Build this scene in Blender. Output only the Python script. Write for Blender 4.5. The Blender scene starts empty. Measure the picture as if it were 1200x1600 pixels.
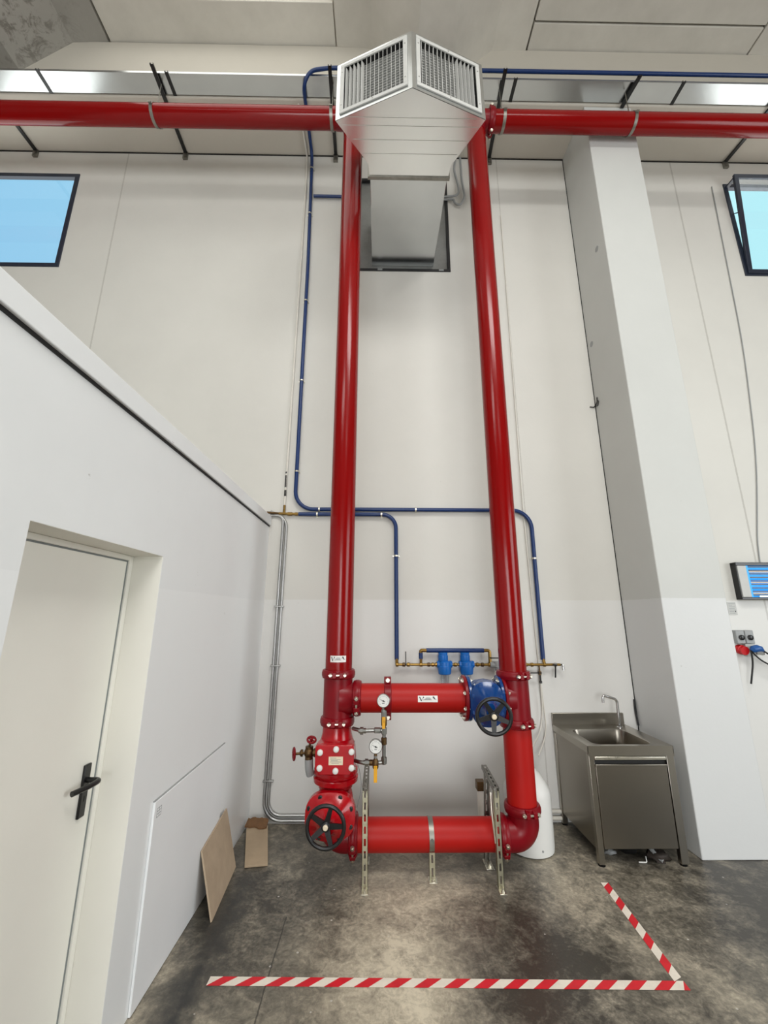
import bpy, math, random
from mathutils import Vector, Matrix
random.seed(7)
PI = math.pi
V = Vector
sc = bpy.context.scene
COL = sc.collection

# ------------------------------------------------------------------ camera
PITCH, YAW, ROLL = 0.2443, 0.0133, 0.0022
fw = V((math.sin(YAW)*math.cos(PITCH), math.cos(YAW)*math.cos(PITCH), math.sin(PITCH)))
rt = V((math.cos(YAW), -math.sin(YAW), 0)); up = rt.cross(fw)
r2 = rt*math.cos(ROLL)+up*math.sin(ROLL); u2 = up*math.cos(ROLL)-rt*math.sin(ROLL)
cam = bpy.data.objects.new('camera', bpy.data.cameras.new('camera')); COL.objects.link(cam)
cam.data.sensor_fit = 'VERTICAL'; cam.data.sensor_height = 24; cam.data.lens = 644.1/1600*24
cam.data.clip_start = 0.05
cam.matrix_world = Matrix(((r2.x, u2.x, -fw.x, 0), (r2.y, u2.y, -fw.y, -4.3487), (r2.z, u2.z, -fw.z, 1.85), (0, 0, 0, 1)))
sc.camera = cam

# ------------------------------------------------------------------ exposure, world, lamps
vs = sc.view_settings
vs.view_transform = 'Standard'; vs.look = 'None'; vs.gamma = 1; vs.use_curve_mapping = False
vs.exposure = 0.06

def s2l(c):
    return tuple(((x/255)/12.92 if x/255 <= .04045 else ((x/255+.055)/1.055)**2.4) for x in c)+(1,)

w = bpy.data.worlds.new('World'); sc.world = w; w.use_nodes = True
nt = w.node_tree; N = nt.nodes; L = nt.links
N.clear()
out = N.new('ShaderNodeOutputWorld'); bg = N.new('ShaderNodeBackground'); L.new(bg.outputs[0], out.inputs[0])
tc = N.new('ShaderNodeTexCoord'); sp = N.new('ShaderNodeSeparateXYZ'); L.new(tc.outputs['Generated'], sp.inputs[0])
rx = N.new('ShaderNodeValToRGB'); mr = N.new('ShaderNodeMapRange')
mr.inputs[1].default_value = -.75; mr.inputs[2].default_value = .75
L.new(sp.outputs[0], mr.inputs[0]); L.new(mr.outputs[0], rx.inputs[0])
rx.color_ramp.elements[0].color = s2l((150, 204, 240)); rx.color_ramp.elements[1].color = s2l((196, 250, 255))
rz = N.new('ShaderNodeValToRGB'); mz = N.new('ShaderNodeMapRange')
mz.inputs[1].default_value = -.06; mz.inputs[2].default_value = .06
L.new(sp.outputs[2], mz.inputs[0])
mx = N.new('ShaderNodeMix'); mx.data_type = 'RGBA'
mx.inputs[6].default_value = (3.0, 2.95, 2.8, 1)          # sunlit yard outside, below the horizon
L.new(mz.outputs[0], mx.inputs[0]); L.new(rx.outputs[0], mx.inputs[7]); L.new(mx.outputs[2], bg.inputs[0])
bg.inputs[1].default_value = 1.0

def area(name, loc, target, sx, sy, power, color=(1, 1, 1)):
    l = bpy.data.lights.new(name, 'AREA'); l.shape = 'RECTANGLE'; l.size = sx; l.size_y = sy
    l.energy = power; l.color = color
    o = bpy.data.objects.new(name, l); COL.objects.link(o); o.location = loc
    o.rotation_euler = (V(target)-V(loc)).to_track_quat('-Z', 'Y').to_euler()
    return o
# roof skylights over the hall, and unseen fill lamps added beside and behind
for x, y, p in ((1.8, -5.7, 330), (3.35, -11, 60), (-3.2, -8.5, 190)):
    area('skylight_lamp', (x, y, 8.35), (x, y, 0), 3.4, 2.0, p, (1, .99, .965))
area('side_fill_light', (9.3, -6.2, 2.8), (-1.2, -2.0, 1.3), 5.0, 4.2, 385, (.93, .975, 1))
area('rear_fill_light', (-.9, -13.2, 2.2), (.2, 0, .9), 5.5, 3.6, 570, (.96, .985, 1))

# ------------------------------------------------------------------ materials
def new_mat(name):
    m = bpy.data.materials.new(name); m.use_nodes = True
    nt = m.node_tree; return m, nt, nt.nodes, nt.links, nt.nodes['Principled BSDF']
def noise(N, L, scale, detail=4, rough=.6, vec=None, dist=0):
    n = N.new('ShaderNodeTexNoise'); n.inputs['Scale'].default_value = scale; n.inputs['Detail'].default_value = detail
    n.inputs['Roughness'].default_value = rough; n.inputs['Distortion'].default_value = dist
    if vec is not None: L.new(vec, n.inputs['Vector'])
    return n
def ramp(N, L, src, stops):
    r = N.new('ShaderNodeValToRGB'); e = r.color_ramp.elements
    while len(e) < len(stops): e.new(.5)
    for el, (p, c) in zip(e, stops): el.position = p; el.color = c
    L.new(src, r.inputs[0]); return r
def math_(N, L, op, a, b=None, c=None, clamp=False):
    n = N.new('ShaderNodeMath'); n.operation = op; n.use_clamp = clamp
    for i, x in enumerate((a, b, c)):
        if x is None: continue
        if isinstance(x, (int, float)): n.inputs[i].default_value = x
        else: L.new(x, n.inputs[i])
    return n.outputs[0]
def mixc(N, L, fac, a, b, mode='MIX'):
    n = N.new('ShaderNodeMix'); n.data_type = 'RGBA'; n.blend_type = mode
    for i, x in ((0, fac), (6, a), (7, b)):
        if isinstance(x, (int, float)): n.inputs[i].default_value = x
        elif isinstance(x, tuple): n.inputs[i].default_value = x
        else: L.new(x, n.inputs[i])
    return n.outputs[2]
def bump(N, L, b, src, strength, dist=.01):
    n = N.new('ShaderNodeBump'); n.inputs['Strength'].default_value = strength; n.inputs['Distance'].default_value = dist
    L.new(src, n.inputs['Height']); L.new(n.outputs[0], b.inputs['Normal'])
def pos(N):
    return N.new('ShaderNodeNewGeometry').outputs['Position']

def simple(name, rgb, rough=.5, metal=0., var=.08, scale=8, bmp=0., coat=0., spec=.5):
    m, nt, N, L, b = new_mat(name)
    n = noise(N, L, scale, 5, .6, pos(N))
    c = s2l(rgb); d = tuple(x*(1-var) for x in c[:3])+(1,); e = tuple(min(1, x*(1+var)) for x in c[:3])+(1,)
    r = ramp(N, L, n.outputs[0], [(.3, d), (.7, e)])
    L.new(r.outputs[0], b.inputs['Base Color'])
    rr = N.new('ShaderNodeMapRange'); rr.inputs[3].default_value = max(.02, rough-.06); rr.inputs[4].default_value = rough+.06
    L.new(n.outputs[0], rr.inputs[0]); L.new(rr.outputs[0], b.inputs['Roughness'])
    b.inputs['Metallic'].default_value = metal; b.inputs['Specular IOR Level'].default_value = spec
    if coat: b.inputs['Coat Weight'].default_value = coat; b.inputs['Coat Roughness'].default_value = .12
    if bmp: bump(N, L, b, noise(N, L, scale*6, 4, .6, pos(N)).outputs[0], bmp, .004)
    return m

def plaster(name, rgb, rgb_low=None, zsplit=1.99, seams=(), rough=.62, speck=True, bmp=.12):
    m, nt, N, L, b = new_mat(name)
    p = pos(N); s = N.new('ShaderNodeSeparateXYZ'); L.new(p, s.inputs[0])
    n1 = noise(N, L, .7, 5, .62, p); n2 = noise(N, L, 26, 4, .6, p)
    c = s2l(rgb)
    base = ramp(N, L, n1.outputs[0], [(.3, tuple(x*.93 for x in c[:3])+(1,)), (.68, c)]).outputs[0]
    if rgb_low:
        cl = s2l(rgb_low)
        low = ramp(N, L, n1.outputs[0], [(.3, tuple(x*.96 for x in cl[:3])+(1,)), (.68, cl)]).outputs[0]
        wob = math_(N, L, 'MULTIPLY_ADD', n2.outputs[0], .012, zsplit-.006)
        f = math_(N, L, 'LESS_THAN', s.outputs[2], wob)
        base = mixc(N, L, f, base, low)
        L.new(math_(N, L, 'MULTIPLY_ADD', f, -.2, rough), b.inputs['Roughness'])
    else: b.inputs['Roughness'].default_value = rough
    if speck:     # small knocks and drips
        v = noise(N, L, 9, 6, .75, p)
        k = math_(N, L, 'GREATER_THAN', v.outputs[0], .70)
        base = mixc(N, L, math_(N, L, 'MULTIPLY', k, .35), base, s2l((120, 112, 100)))
    for sx, wd, dark in seams:
        d = math_(N, L, 'ABSOLUTE', math_(N, L, 'SUBTRACT', s.outputs[0], sx))
        d = math_(N, L, 'ADD', d, math_(N, L, 'MULTIPLY_ADD', n2.outputs[0], .012, -.006))
        f = math_(N, L, 'MULTIPLY', math_(N, L, 'LESS_THAN', d, wd), dark)
        base = mixc(N, L, f, base, s2l((140, 135, 126)))
    L.new(base, b.inputs['Base Color'])
    b.inputs['Specular IOR Level'].default_value = .35
    bump(N, L, b, n2.outputs[0], bmp, .006)
    return m

M = {}
M['wall'] = plaster('wall_paint', (213, 211, 204), (218, 217, 213), 2.0, ((-3.455, .009, .35), (1.6, .006, .35), (4.035, .010, .4)))
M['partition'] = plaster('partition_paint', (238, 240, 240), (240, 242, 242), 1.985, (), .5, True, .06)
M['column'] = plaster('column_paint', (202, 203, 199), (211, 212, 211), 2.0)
M['beam'] = plaster('beam_paint', (202, 196, 184), None, 0, (), .75, True, .15)
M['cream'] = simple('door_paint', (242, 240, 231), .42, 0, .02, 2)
M['jamb'] = plaster('jamb_paint', (238, 236, 227), None, 0, (), .55, False, .05)
M['board_white'] = simple('white_board', (238, 240, 241), .5, 0, .02, 2)

def concrete_ceiling(nm='ceiling_concrete', k=1.0):
    m, nt, N, L, b = new_mat(nm)
    p = pos(N); n1 = noise(N, L, 1.3, 6, .65, p); s = N.new('ShaderNodeSeparateXYZ'); L.new(p, s.inputs[0])
    base = ramp(N, L, n1.outputs[0], [(.3, s2l((198*k, 193*k, 183*k))), (.7, s2l((216*k, 211*k, 201*k)))]).outputs[0]
    # black mould patches on the element by the left windows
    d = N.new('ShaderNodeVectorMath'); d.operation = 'DISTANCE'; d.inputs[1].default_value = (-4.25, -.98, 8.65); L.new(p, d.inputs[0])
    near = math_(N, L, 'SUBTRACT', 1, math_(N, L, 'MULTIPLY', d.outputs['Value'], 1.35), None, True)
    n3 = noise(N, L, 5.5, 7, .75, p, .6)
    f = math_(N, L, 'MULTIPLY', near, math_(N, L, 'MULTIPLY', math_(N, L, 'SUBTRACT', n3.outputs[0], .49, None, True), 10.0, None, True))
    base = mixc(N, L, math_(N, L, 'MULTIPLY', f, .8, None, True), base, s2l((70, 64, 55)))
    L.new(base, b.inputs['Base Color']); b.inputs['Roughness'].default_value = .8
    bump(N, L, b, noise(N, L, 30, 5, .6, p).outputs[0], .15, .006)
    return m
M['ceiling'] = concrete_ceiling()
M['ceiling_mould'] = concrete_ceiling('mould_stained_concrete', .76)

M['hall'] = plaster('far_hall_paint', (150, 147, 140), None, 0, (), .7, False)
def concrete_floor():
    m, nt, N, L, b = new_mat('floor_concrete')
    p = pos(N); s = N.new('ShaderNodeSeparateXYZ'); L.new(p, s.inputs[0])
    nA = noise(N, L, 1.15, 8, .68, p, .5); nB = noise(N, L, 4.2, 8, .7, p, .3); nC = noise(N, L, 42, 6, .7, p)
    a = math_(N, L, 'MULTIPLY_ADD', nA.outputs[0], 1.0, -.02)
    a = math_(N, L, 'MULTIPLY_ADD', math_(N, L, 'SUBTRACT', nB.outputs[0], .5), 1.0, a)
    a = math_(N, L, 'MULTIPLY_ADD', math_(N, L, 'SUBTRACT', nC.outputs[0], .5), .45, a)
    # broad darker and paler areas; pale middle holds a painted pool of light
    def blob(cx, cy, r, sy=1.0):
        u = math_(N, L, 'ADD', s.outputs[0], -cx); v = math_(N, L, 'MULTIPLY', math_(N, L, 'ADD', s.outputs[1], -cy), sy)
        d = math_(N, L, 'SQRT', math_(N, L, 'ADD', math_(N, L, 'MULTIPLY', u, u), math_(N, L, 'MULTIPLY', v, v)))
        d = math_(N, L, 'ADD', d, math_(N, L, 'MULTIPLY_ADD', nB.outputs[0], 1.6, -.8))
        return math_(N, L, 'SUBTRACT', 1, math_(N, L, 'DIVIDE', d, r), None, True)
    for cx, cy, r, sy, k in ((2.95, -1.25, 1.4, .9, -.36), (.80, -1.62, .75, .9, -.30), (-.45, -1.05, .7, 1.0, -.14), (.12, -1.5, .8, .7, .48), (1.45, -.98, .65, .8, .16), (.55, -1.02, .6, 1.2, .08), (-.75, -2.1, .5, .8, .12), (1.9, -2.0, .7, .9, .12)):
        a = math_(N, L, 'MULTIPLY_ADD', blob(cx, cy, r, sy), k, a)
    nD = noise(N, L, 13, 8, .72, p, 1.2)
    a = math_(N, L, 'MULTIPLY_ADD', math_(N, L, 'SUBTRACT', nD.outputs[0], .5), .75, a)
    base = ramp(N, L, a, [(.24, s2l((60, 56, 49))), (.40, s2l((94, 89, 79))), (.54, s2l((122, 116, 103))), (.74, s2l((166, 157, 139))), (.95, s2l((208, 198, 176)))]).outputs[0]
    # dirt streak running along the partition, worn pale towards the wall
    mp = N.new('ShaderNodeMapping'); mp.inputs['Scale'].default_value = (6.5, .55, 1); L.new(p, mp.inputs['Vector'])
    st = noise(N, L, 1.0, 5, .6, mp.outputs[0], .8)
    dx = math_(N, L, 'ABSOLUTE', math_(N, L, 'ADD', s.outputs[0], .95))
    dx = math_(N, L, 'ADD', dx, math_(N, L, 'MULTIPLY_ADD', nB.outputs[0], .3, -.15))
    k = math_(N, L, 'SUBTRACT', 1, math_(N, L, 'MULTIPLY', dx, 5.0), None, True)
    ky = math_(N, L, 'MULTIPLY_ADD', s.outputs[1], -2.5, -1.6, True)
    base = mixc(N, L, math_(N, L, 'MULTIPLY', math_(N, L, 'MULTIPLY', k, ky), 1.0, None, True), base, s2l((52, 52, 50)))
    f2 = math_(N, L, 'MULTIPLY', math_(N, L, 'SUBTRACT', st.outputs[0], .52, None, True), 3.0, None, True)
    base = mixc(N, L, math_(N, L, 'MULTIPLY', f2, .22), base, s2l((60, 57, 52)))
    # plaster spatter
    v = N.new('ShaderNodeTexVoronoi'); v.inputs['Scale'].default_value = 7; L.new(p, v.inputs['Vector'])
    sp_ = math_(N, L, 'LESS_THAN', math_(N, L, 'MULTIPLY_ADD', nC.outputs[0], .06, v.outputs['Distance']), .075)
    base = mixc(N, L, math_(N, L, 'MULTIPLY', sp_, .6), base, s2l((205, 202, 195)))
    # saw-cut joint
    d = math_(N, L, 'ABSOLUTE', math_(N, L, 'ADD', s.outputs[0], math_(N, L, 'MULTIPLY_ADD', nB.outputs[0], .02, .558)))
    f = math_(N, L, 'MULTIPLY', math_(N, L, 'LESS_THAN', d, .004), math_(N, L, 'LESS_THAN', s.outputs[1], -1.2))
    base = mixc(N, L, math_(N, L, 'MULTIPLY', f, .7), base, s2l((40, 39, 36)))
    L.new(base, b.inputs['Base Color'])
    r = ramp(N, L, a, [(.3, (.32,)*3+(1,)), (.8, (.5,)*3+(1,))]); L.new(r.outputs[0], b.inputs['Roughness'])
    b.inputs['Specular IOR Level'].default_value = .5
    bump(N, L, b, a, .12, .01)
    return m
M['floor'] = concrete_floor()

def metal(name, rgb, rough, spangle=0., scale=14, brushed=None, rv=.1, cv=.2):
    m, nt, N, L, b = new_mat(name)
    p = pos(N); b.inputs['Metallic'].default_value = 1
    c = s2l(rgb); n = noise(N, L, scale, 5, .65, p)
    if brushed:
        mp = N.new('ShaderNodeMapping'); mp.inputs['Scale'].default_value = brushed; L.new(p, mp.inputs['Vector']); L.new(mp.outputs[0], n.inputs['Vector'])
    src = n.outputs[0]
    if spangle:
        v = N.new('ShaderNodeTexVoronoi'); v.inputs['Scale'].default_value = 30; L.new(p, v.inputs['Vector'])
        sh = N.new('ShaderNodeSeparateColor'); L.new(v.outputs['Color'], sh.inputs[0])
        src = math_(N, L, 'MULTIPLY_ADD', math_(N, L, 'SUBTRACT', sh.outputs[0], .5), spangle, src)
    r = ramp(N, L, src, [(.25, tuple(x*(1-cv) for x in c[:3])+(1,)), (.75, tuple(min(1, x*(1+cv*.5)) for x in c[:3])+(1,))])
    L.new(r.outputs[0], b.inputs['Base Color'])
    q = N.new('ShaderNodeMapRange'); q.inputs[3].default_value = max(.04, rough-rv); q.inputs[4].default_value = rough+rv
    L.new(src, q.inputs[0]); L.new(q.outputs[0], b.inputs['Roughness'])
    return m
M['galv'] = metal('galvanised_sheet', (204, 206, 206), .24, .03, 3, None, .05, .07)
M['galv_lit'] = metal('galvanised_sheet_lit', (236, 237, 235), .22, .05, 3, None, .06, .06)  # lit copy of the sheet, brightness of the flared box in its colour
M['galv_dull'] = metal('galvanised_strut', (150, 148, 140), .45, .2, 20)
M['zinc'] = metal('yellow_zinc_strut', (196, 192, 168), .42, .1, 20)
M['zincbolt'] = metal('zinc_bolt', (226, 222, 208), .3)
M['stainless'] = metal('stainless_steel', (168, 163, 153), .28, 0, 1.2, (1, 1, 1), .0, .02)
M['stainless_dark'] = metal('stainless_dull', (146, 140, 130), .30, 0, 1.2, (1, 1, 1), .0, .02)
M['chrome'] = metal('chrome', (205, 205, 205), .12)
M['steelpipe'] = metal('steel_trim_pipe', (150, 150, 146), .32)
M['brass'] = metal('aged_brass', (150, 120, 66), .38, 0, 40)
M['bronze'] = metal('dark_bronze', (104, 82, 56), .45, 0, 40)
M['red'] = simple('pipe_red_paint', (132, 6, 7), .18, 0, .03, 1.2, 0, .0, .28)
M['red_lit'] = simple('pipe_red_lit', (170, 17, 11), .46, 0, .06, 2, .0, .0, .3)  # satin pipe red with the warm light on the lower pipes mixed in
M['crimson'] = simple('fitting_crimson_paint', (124, 3, 18), .34, 0, .08, 6, .04, .0, .3)
M['valve_red'] = simple('valve_red_epoxy', (170, 3, 18), .2, 0, .07, 6, .05, .2, .35)
M['valve_blue'] = simple('valve_blue_epoxy', (2, 58, 120), .22, 0, .08, 6, .06, .3, .4)
M['hose_blue'] = simple('air_line_blue', (4, 44, 98), .36, 0, .08, 12)
M['filter_blue'] = simple('filter_blue_plastic', (10, 98, 178), .35, 0, .06, 10)
M['black'] = simple('black_paint', (20, 20, 21), .32, 0, .2, 10)
M['black_matt'] = simple('black_matt', (18, 18, 18), .6, 0, .2, 10)
M['frame'] = simple('window_frame_dark', (30, 38, 54), .4, 0, .1, 6)
M['frame_black'] = simple('window_frame_black', (26, 27, 28), .45, 0, .1, 6)
M['panel_grey'] = metal('grey_sheet_panel', (150, 152, 150), .5, .1, 4)
M['white_plastic'] = simple('white_plastic', (224, 224, 220), .42, 0, .03, 5)
M['white_pipe'] = simple('white_painted_pipe', (214, 210, 200), .5, 0, .05, 20)
M['sticker'] = simple('sticker_white', (232, 230, 226), .4, 0, .02, 8)
M['ink'] = simple('ink_dark', (42, 44, 52), .5, 0, .1, 20)
M['ink_grey'] = simple('ink_grey', (128, 134, 134), .5, 0, .1, 20)
M['cream_plate'] = simple('plate_cream', (226, 212, 186), .4, 0, .04, 12)
M['yellow'] = simple('valve_yellow', (222, 160, 20), .4, 0, .08, 20)
M['grey_plastic'] = simple('grey_plastic', (150, 152, 152), .45, 0, .05, 10)
M['grey_light'] = simple('light_grey_plastic', (186, 186, 182), .45, 0, .05, 10)
M['conduit'] = metal('grey_conduit', (176, 176, 174), .4, 0, 20)
M['tan'] = simple('chipboard_tan', (176, 156, 132), .75, 0, .09, 9, .1)
M['tan_edge'] = simple('chipboard_edge', (206, 192, 168), .8, 0, .1, 40)
M['tile_tan'] = simple('tile_tan', (170, 150, 124), .6, 0, .08, 9)
M['torn'] = simple('torn_brown', (116, 84, 54), .85, 0, .2, 30, .3)
M['tape_red'] = simple('tape_red', (206, 26, 40), .45, 0, .1, 14)
M['tape_white'] = simple('tape_white', (226, 218, 204), .45, 0, .08, 14)
M['plug_red'] = simple('socket_red', (196, 18, 26), .4, 0, .05, 20)
M['plug_blue'] = simple('connector_blue', (30, 84, 150), .4, 0, .06, 20)
M['putty'] = simple('dirty_plaster', (150, 140, 118), .85, 0, .2, 25, .3)
M['rust'] = simple('debris_dark', (44, 36, 30), .7, 0, .3, 20, .3)
def emis(name, rgb, s):
    m, nt, N, L, b = new_mat(name); b.inputs['Base Color'].default_value = s2l(rgb)
    b.inputs['Emission Color'].default_value = s2l(rgb); b.inputs['Emission Strength'].default_value = s; return m
M['uv'] = emis('blue_lamp_glow', (44, 142, 214), .85)
M['uvw'] = emis('pale_lamp_tube', (214, 236, 250), .8)
M['skylight'] = emis('skylight_sheet', (250, 250, 245), 1.6)
def glassm(name, tint, fac, rough=.02):
    m, nt, N, L, b = new_mat(name); o = N['Material Output']
    t = N.new('ShaderNodeBsdfTransparent'); t.inputs[0].default_value = tint
    g = N.new('ShaderNodeBsdfGlossy'); g.inputs['Roughness'].default_value = rough
    x = N.new('ShaderNodeMixShader'); x.inputs[0].default_value = fac
    L.new(t.outputs[0], x.inputs[1]); L.new(g.outputs[0], x.inputs[2]); L.new(x.outputs[0], o.inputs[0]); return m
M['pane'] = glassm('window_glass', (.96, .99, 1, 1), .05)
M['clear'] = glassm('clear_bowl', (.86, .88, .9, 1), .12, .08)

# ------------------------------------------------------------------ mesh building
class B:
    def __init__(s): s.v = []; s.f = []; s.m = []; s.i = 0
    def add(s, vs, fs):
        k = len(s.v); s.v += [V(v) for v in vs]; s.f += [tuple(k+j for j in f) for f in fs]; s.m += [s.i]*len(fs); return s
    def obox(s, c, ax, ay, az):
        c, ax, ay, az = V(c), V(ax), V(ay), V(az)
        vs = [c+ax*i+ay*j+az*k for k in (-1, 1) for j in (-1, 1) for i in (-1, 1)]
        fs = [(0, 2, 3, 1), (4, 5, 7, 6), (0, 1, 5, 4), (2, 6, 7, 3), (0, 4, 6, 2), (1, 3, 7, 5)]
        if ax.cross(ay).dot(az) < 0: fs = [f[::-1] for f in fs]
        return s.add(vs, fs)
    def box(s, x0, x1, y0, y1, z0, z1):
        x0, x1 = sorted((x0, x1)); y0, y1 = sorted((y0, y1)); z0, z1 = sorted((z0, z1))
        return s.obox(((x0+x1)/2, (y0+y1)/2, (z0+z1)/2), ((x1-x0)/2, 0, 0), (0, (y1-y0)/2, 0), (0, 0, (z1-z0)/2))
    def lathe(s, o, axis, prof, n=32, caps=True):
        """prof: list of (distance along axis, radius)"""
        o = V(o); a = V(axis).normalized(); t = V((1, 0, 0)) if abs(a.x) < .9 else V((0, 1, 0))
        e1 = a.cross(t).normalized(); e2 = a.cross(e1)
        vs = []; fs = []
        for d, r in prof:
            for k in range(n):
                th = 2*PI*k/n; vs.append(o+a*d+(e1*math.cos(th)+e2*math.sin(th))*r)
        for i in range(len(prof)-1):
            for k in range(n):
                q = (i*n+k, i*n+(k+1) % n, (i+1)*n+(k+1) % n, (i+1)*n+k); fs.append(q)
        if caps: fs.append(tuple(range(n))[::-1]); fs.append(tuple((len(prof)-1)*n+k for k in range(n)))
        return s.add(vs, fs)
    def cyl(s, p, q, r, n=20, r1=None):
        p, q = V(p), V(q); d = (q-p).length
        return s.lathe(p, q-p, [(0, r), (d, r if r1 is None else r1)], n)
    def tube(s, pts, r, n=14, closed=False):
        P = [V(p) for p in pts]; m = len(P); vs = []; fs = []; e1 = None
        for i in range(m):
            if closed: t = (P[(i+1) % m]-P[i-1]).normalized()
            else: t = (P[min(i+1, m-1)]-P[max(i-1, 0)]).normalized()
            if e1 is None: e1 = t.cross(V((0, 0, 1)) if abs(t.z) < .9 else V((1, 0, 0))).normalized()
            else: e1 = (e1-t*e1.dot(t)).normalized()
            e2 = t.cross(e1); rr = r[i] if isinstance(r, (list, tuple)) else r
            vs += [P[i]+(e1*math.cos(2*PI*k/n)+e2*math.sin(2*PI*k/n))*rr for k in range(n)]
        for i in range(m if closed else m-1):
            j = (i+1) % m
            fs += [(i*n+k, i*n+(k+1) % n, j*n+(k+1) % n, j*n+k) for k in range(n)]
        if not closed: fs.append(tuple(range(n))[::-1]); fs.append(tuple((m-1)*n+k for k in range(n)))
        return s.add(vs, fs)
    def torus(s, c, axis, R, r, n=40, k=12):
        c = V(c); a = V(axis).normalized(); t = V((1, 0, 0)) if abs(a.x) < .9 else V((0, 1, 0))
        e1 = a.cross(t).normalized(); e2 = a.cross(e1)
        return s.tube([c+(e1*math.cos(2*PI*i/n)+e2*math.sin(2*PI*i/n))*R for i in range(n)], r, k, True)
    def prism(s, poly, ext):
        """poly: list of 3-D points, extruded by the vector ext"""
        P = [V(p) for p in poly]; n = len(P); e = V(ext)
        vs = P+[p+e for p in P]
        fs = [tuple(range(n))[::-1], tuple(range(n, 2*n))]+[(i, (i+1) % n, n+(i+1) % n, n+i) for i in range(n)]
        nrm = V((0, 0, 0))
        for i in range(n): nrm += P[i].cross(P[(i+1) % n])
        if nrm.dot(e) < 0: fs = [f[::-1] for f in fs]
        return s.add(vs, fs)
    def ball(s, c, r, n=16, sc=(1, 1, 1)):
        c = V(c); prof = []
        vs = []; fs = []; m = n//2
        for i in range(m+1):
            ph = PI*i/m
            for k in range(n):
                th = 2*PI*k/n
                vs.append(c+V((r*sc[0]*math.sin(ph)*math.cos(th), r*sc[1]*math.sin(ph)*math.sin(th), r*sc[2]*math.cos(ph))))
        for i in range(m):
            for k in range(n): fs.append((i*n+k, (i+1)*n+k, (i+1)*n+(k+1) % n, i*n+(k+1) % n))
        return s.add(vs, fs)

def fillet(pts, r, n=8):
    P = [V(p) for p in pts]; out = [P[0]]
    for i in range(1, len(P)-1):
        a, c, b = P[i-1], P[i], P[i+1]
        rr = min(r if not isinstance(r, (list, tuple)) else r[i-1], (a-c).length*.49, (b-c).length*.49)
        u, v_ = (a-c).normalized(), (b-c).normalized()
        ang = u.angle(v_)
        if ang > PI-.02 or rr < 1e-4: out.append(c); continue
        p0, p1 = c+u*rr, c+v_*rr
        R = rr*math.tan(ang/2); ctr = c+(u+v_).normalized()*(rr/math.cos(ang/2))
        w0, w1 = p0-ctr, p1-ctr; A = w0.angle(w1)
        for k in range(n+1):
            t = k/n
            out.append(ctr+(w0*math.sin((1-t)*A)+w1*math.sin(t*A))/math.sin(A))
    out.append(P[-1]); return out

ORG = {}
def obj(name, b, mats, parent=None, bevel=0., smooth=True, ang=35):
    if not isinstance(mats, (list, tuple)): mats = [mats]
    if parent is not None: base = ORG[parent.name]; o0 = base
    else:
        xs = [v.x for v in b.v]; ys = [v.y for v in b.v]; zs = [v.z for v in b.v]
        o0 = V(((min(xs)+max(xs))/2, (min(ys)+max(ys))/2, min(zs)))
    me = bpy.data.meshes.new(name)
    me.from_pydata([tuple(v-o0) for v in b.v], [], b.f)
    for m in mats: me.materials.append(m)
    me.polygons.foreach_set('material_index', b.m)
    if smooth:
        me.polygons.foreach_set('use_smooth', [True]*len(b.f)); me.set_sharp_from_angle(angle=math.radians(ang))
    me.update()
    o = bpy.data.objects.new(name, me); COL.objects.link(o)
    if parent is not None: o.parent = parent; ORG[o.name] = o0
    else: o.location = o0; ORG[o.name] = o0
    if bevel:
        md = o.modifiers.new('bevel', 'BEVEL'); md.width = bevel; md.segments = 2; md.limit_method = 'ANGLE'; md.angle_limit = math.radians(40)
    return o
def tag(o, label, cat, group=None):
    o['label'] = label; o['category'] = cat
    if group: o['group'] = group
    return o
def thing(name, label, cat, loc, group=None):
    o = bpy.data.objects.new(name, None); COL.objects.link(o); o.location = loc; o.empty_display_size = .1
    ORG[o.name] = V(loc)
    return tag(o, label, cat, group)
def struct(name, b, m, parent=None, bevel=0., smooth=False, label=None):
    o = obj(name, b, m, parent, bevel, smooth)
    if parent is None: o['kind'] = 'structure'
    if label: o['label'] = label
    return o
def sroot(name, loc, label=None):
    o = bpy.data.objects.new(name, None); COL.objects.link(o); o.location = loc; o['kind'] = 'structure'; ORG[o.name] = V(loc)
    if label: o['label'] = label
    return o

# ================================================================== SETTING
YB = -14.0; XL, XR = -9.0, 10.0
struct('floor', B().box(XL, XR, YB, .3, -.12, 0), M['floor'])
# back wall with three window openings
WIN = [(-5.55, -4.045, 6.09, 7.60), (-.38, .90, 6.09, 7.60), (4.70, 6.2, 6.09, 7.60)]
b = B(); T = .045
b.box(XL, XR, 0, T, -.1, 6.09); b.box(XL, XR, 0, T, 7.60, 9.6)
xs = [XL]+[x for wn in WIN for x in wn[:2]]+[XR]
for i in range(0, len(xs), 2): b.box(xs[i], xs[i+1], 0, T, 6.09, 7.60)
struct('wall_back', b, M['wall'])
struct('wall_right', B().box(XR, XR+.2, YB, .3, 0, 9.6), M['hall'])
struct('wall_front', B().box(XL, XR, YB-.2, YB, 0, 9.6), M['hall'])
struct('wall_far_left', B().box(XL-.2, XL, YB, .3, 0, 9.6), M['hall'])
# edge beam over the wall
struct('ceiling_edge_beam', B().box(XL, XR, -.64, -.001, 8.0, 8.955), M['beam'], bevel=.012)
# thin shadow joint under the beam
struct('trim_1', B().box(XL, XR, -.006, .0, 7.985, 7.999), M['black_matt'], label='dark joint between wall panels and edge beam')
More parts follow.
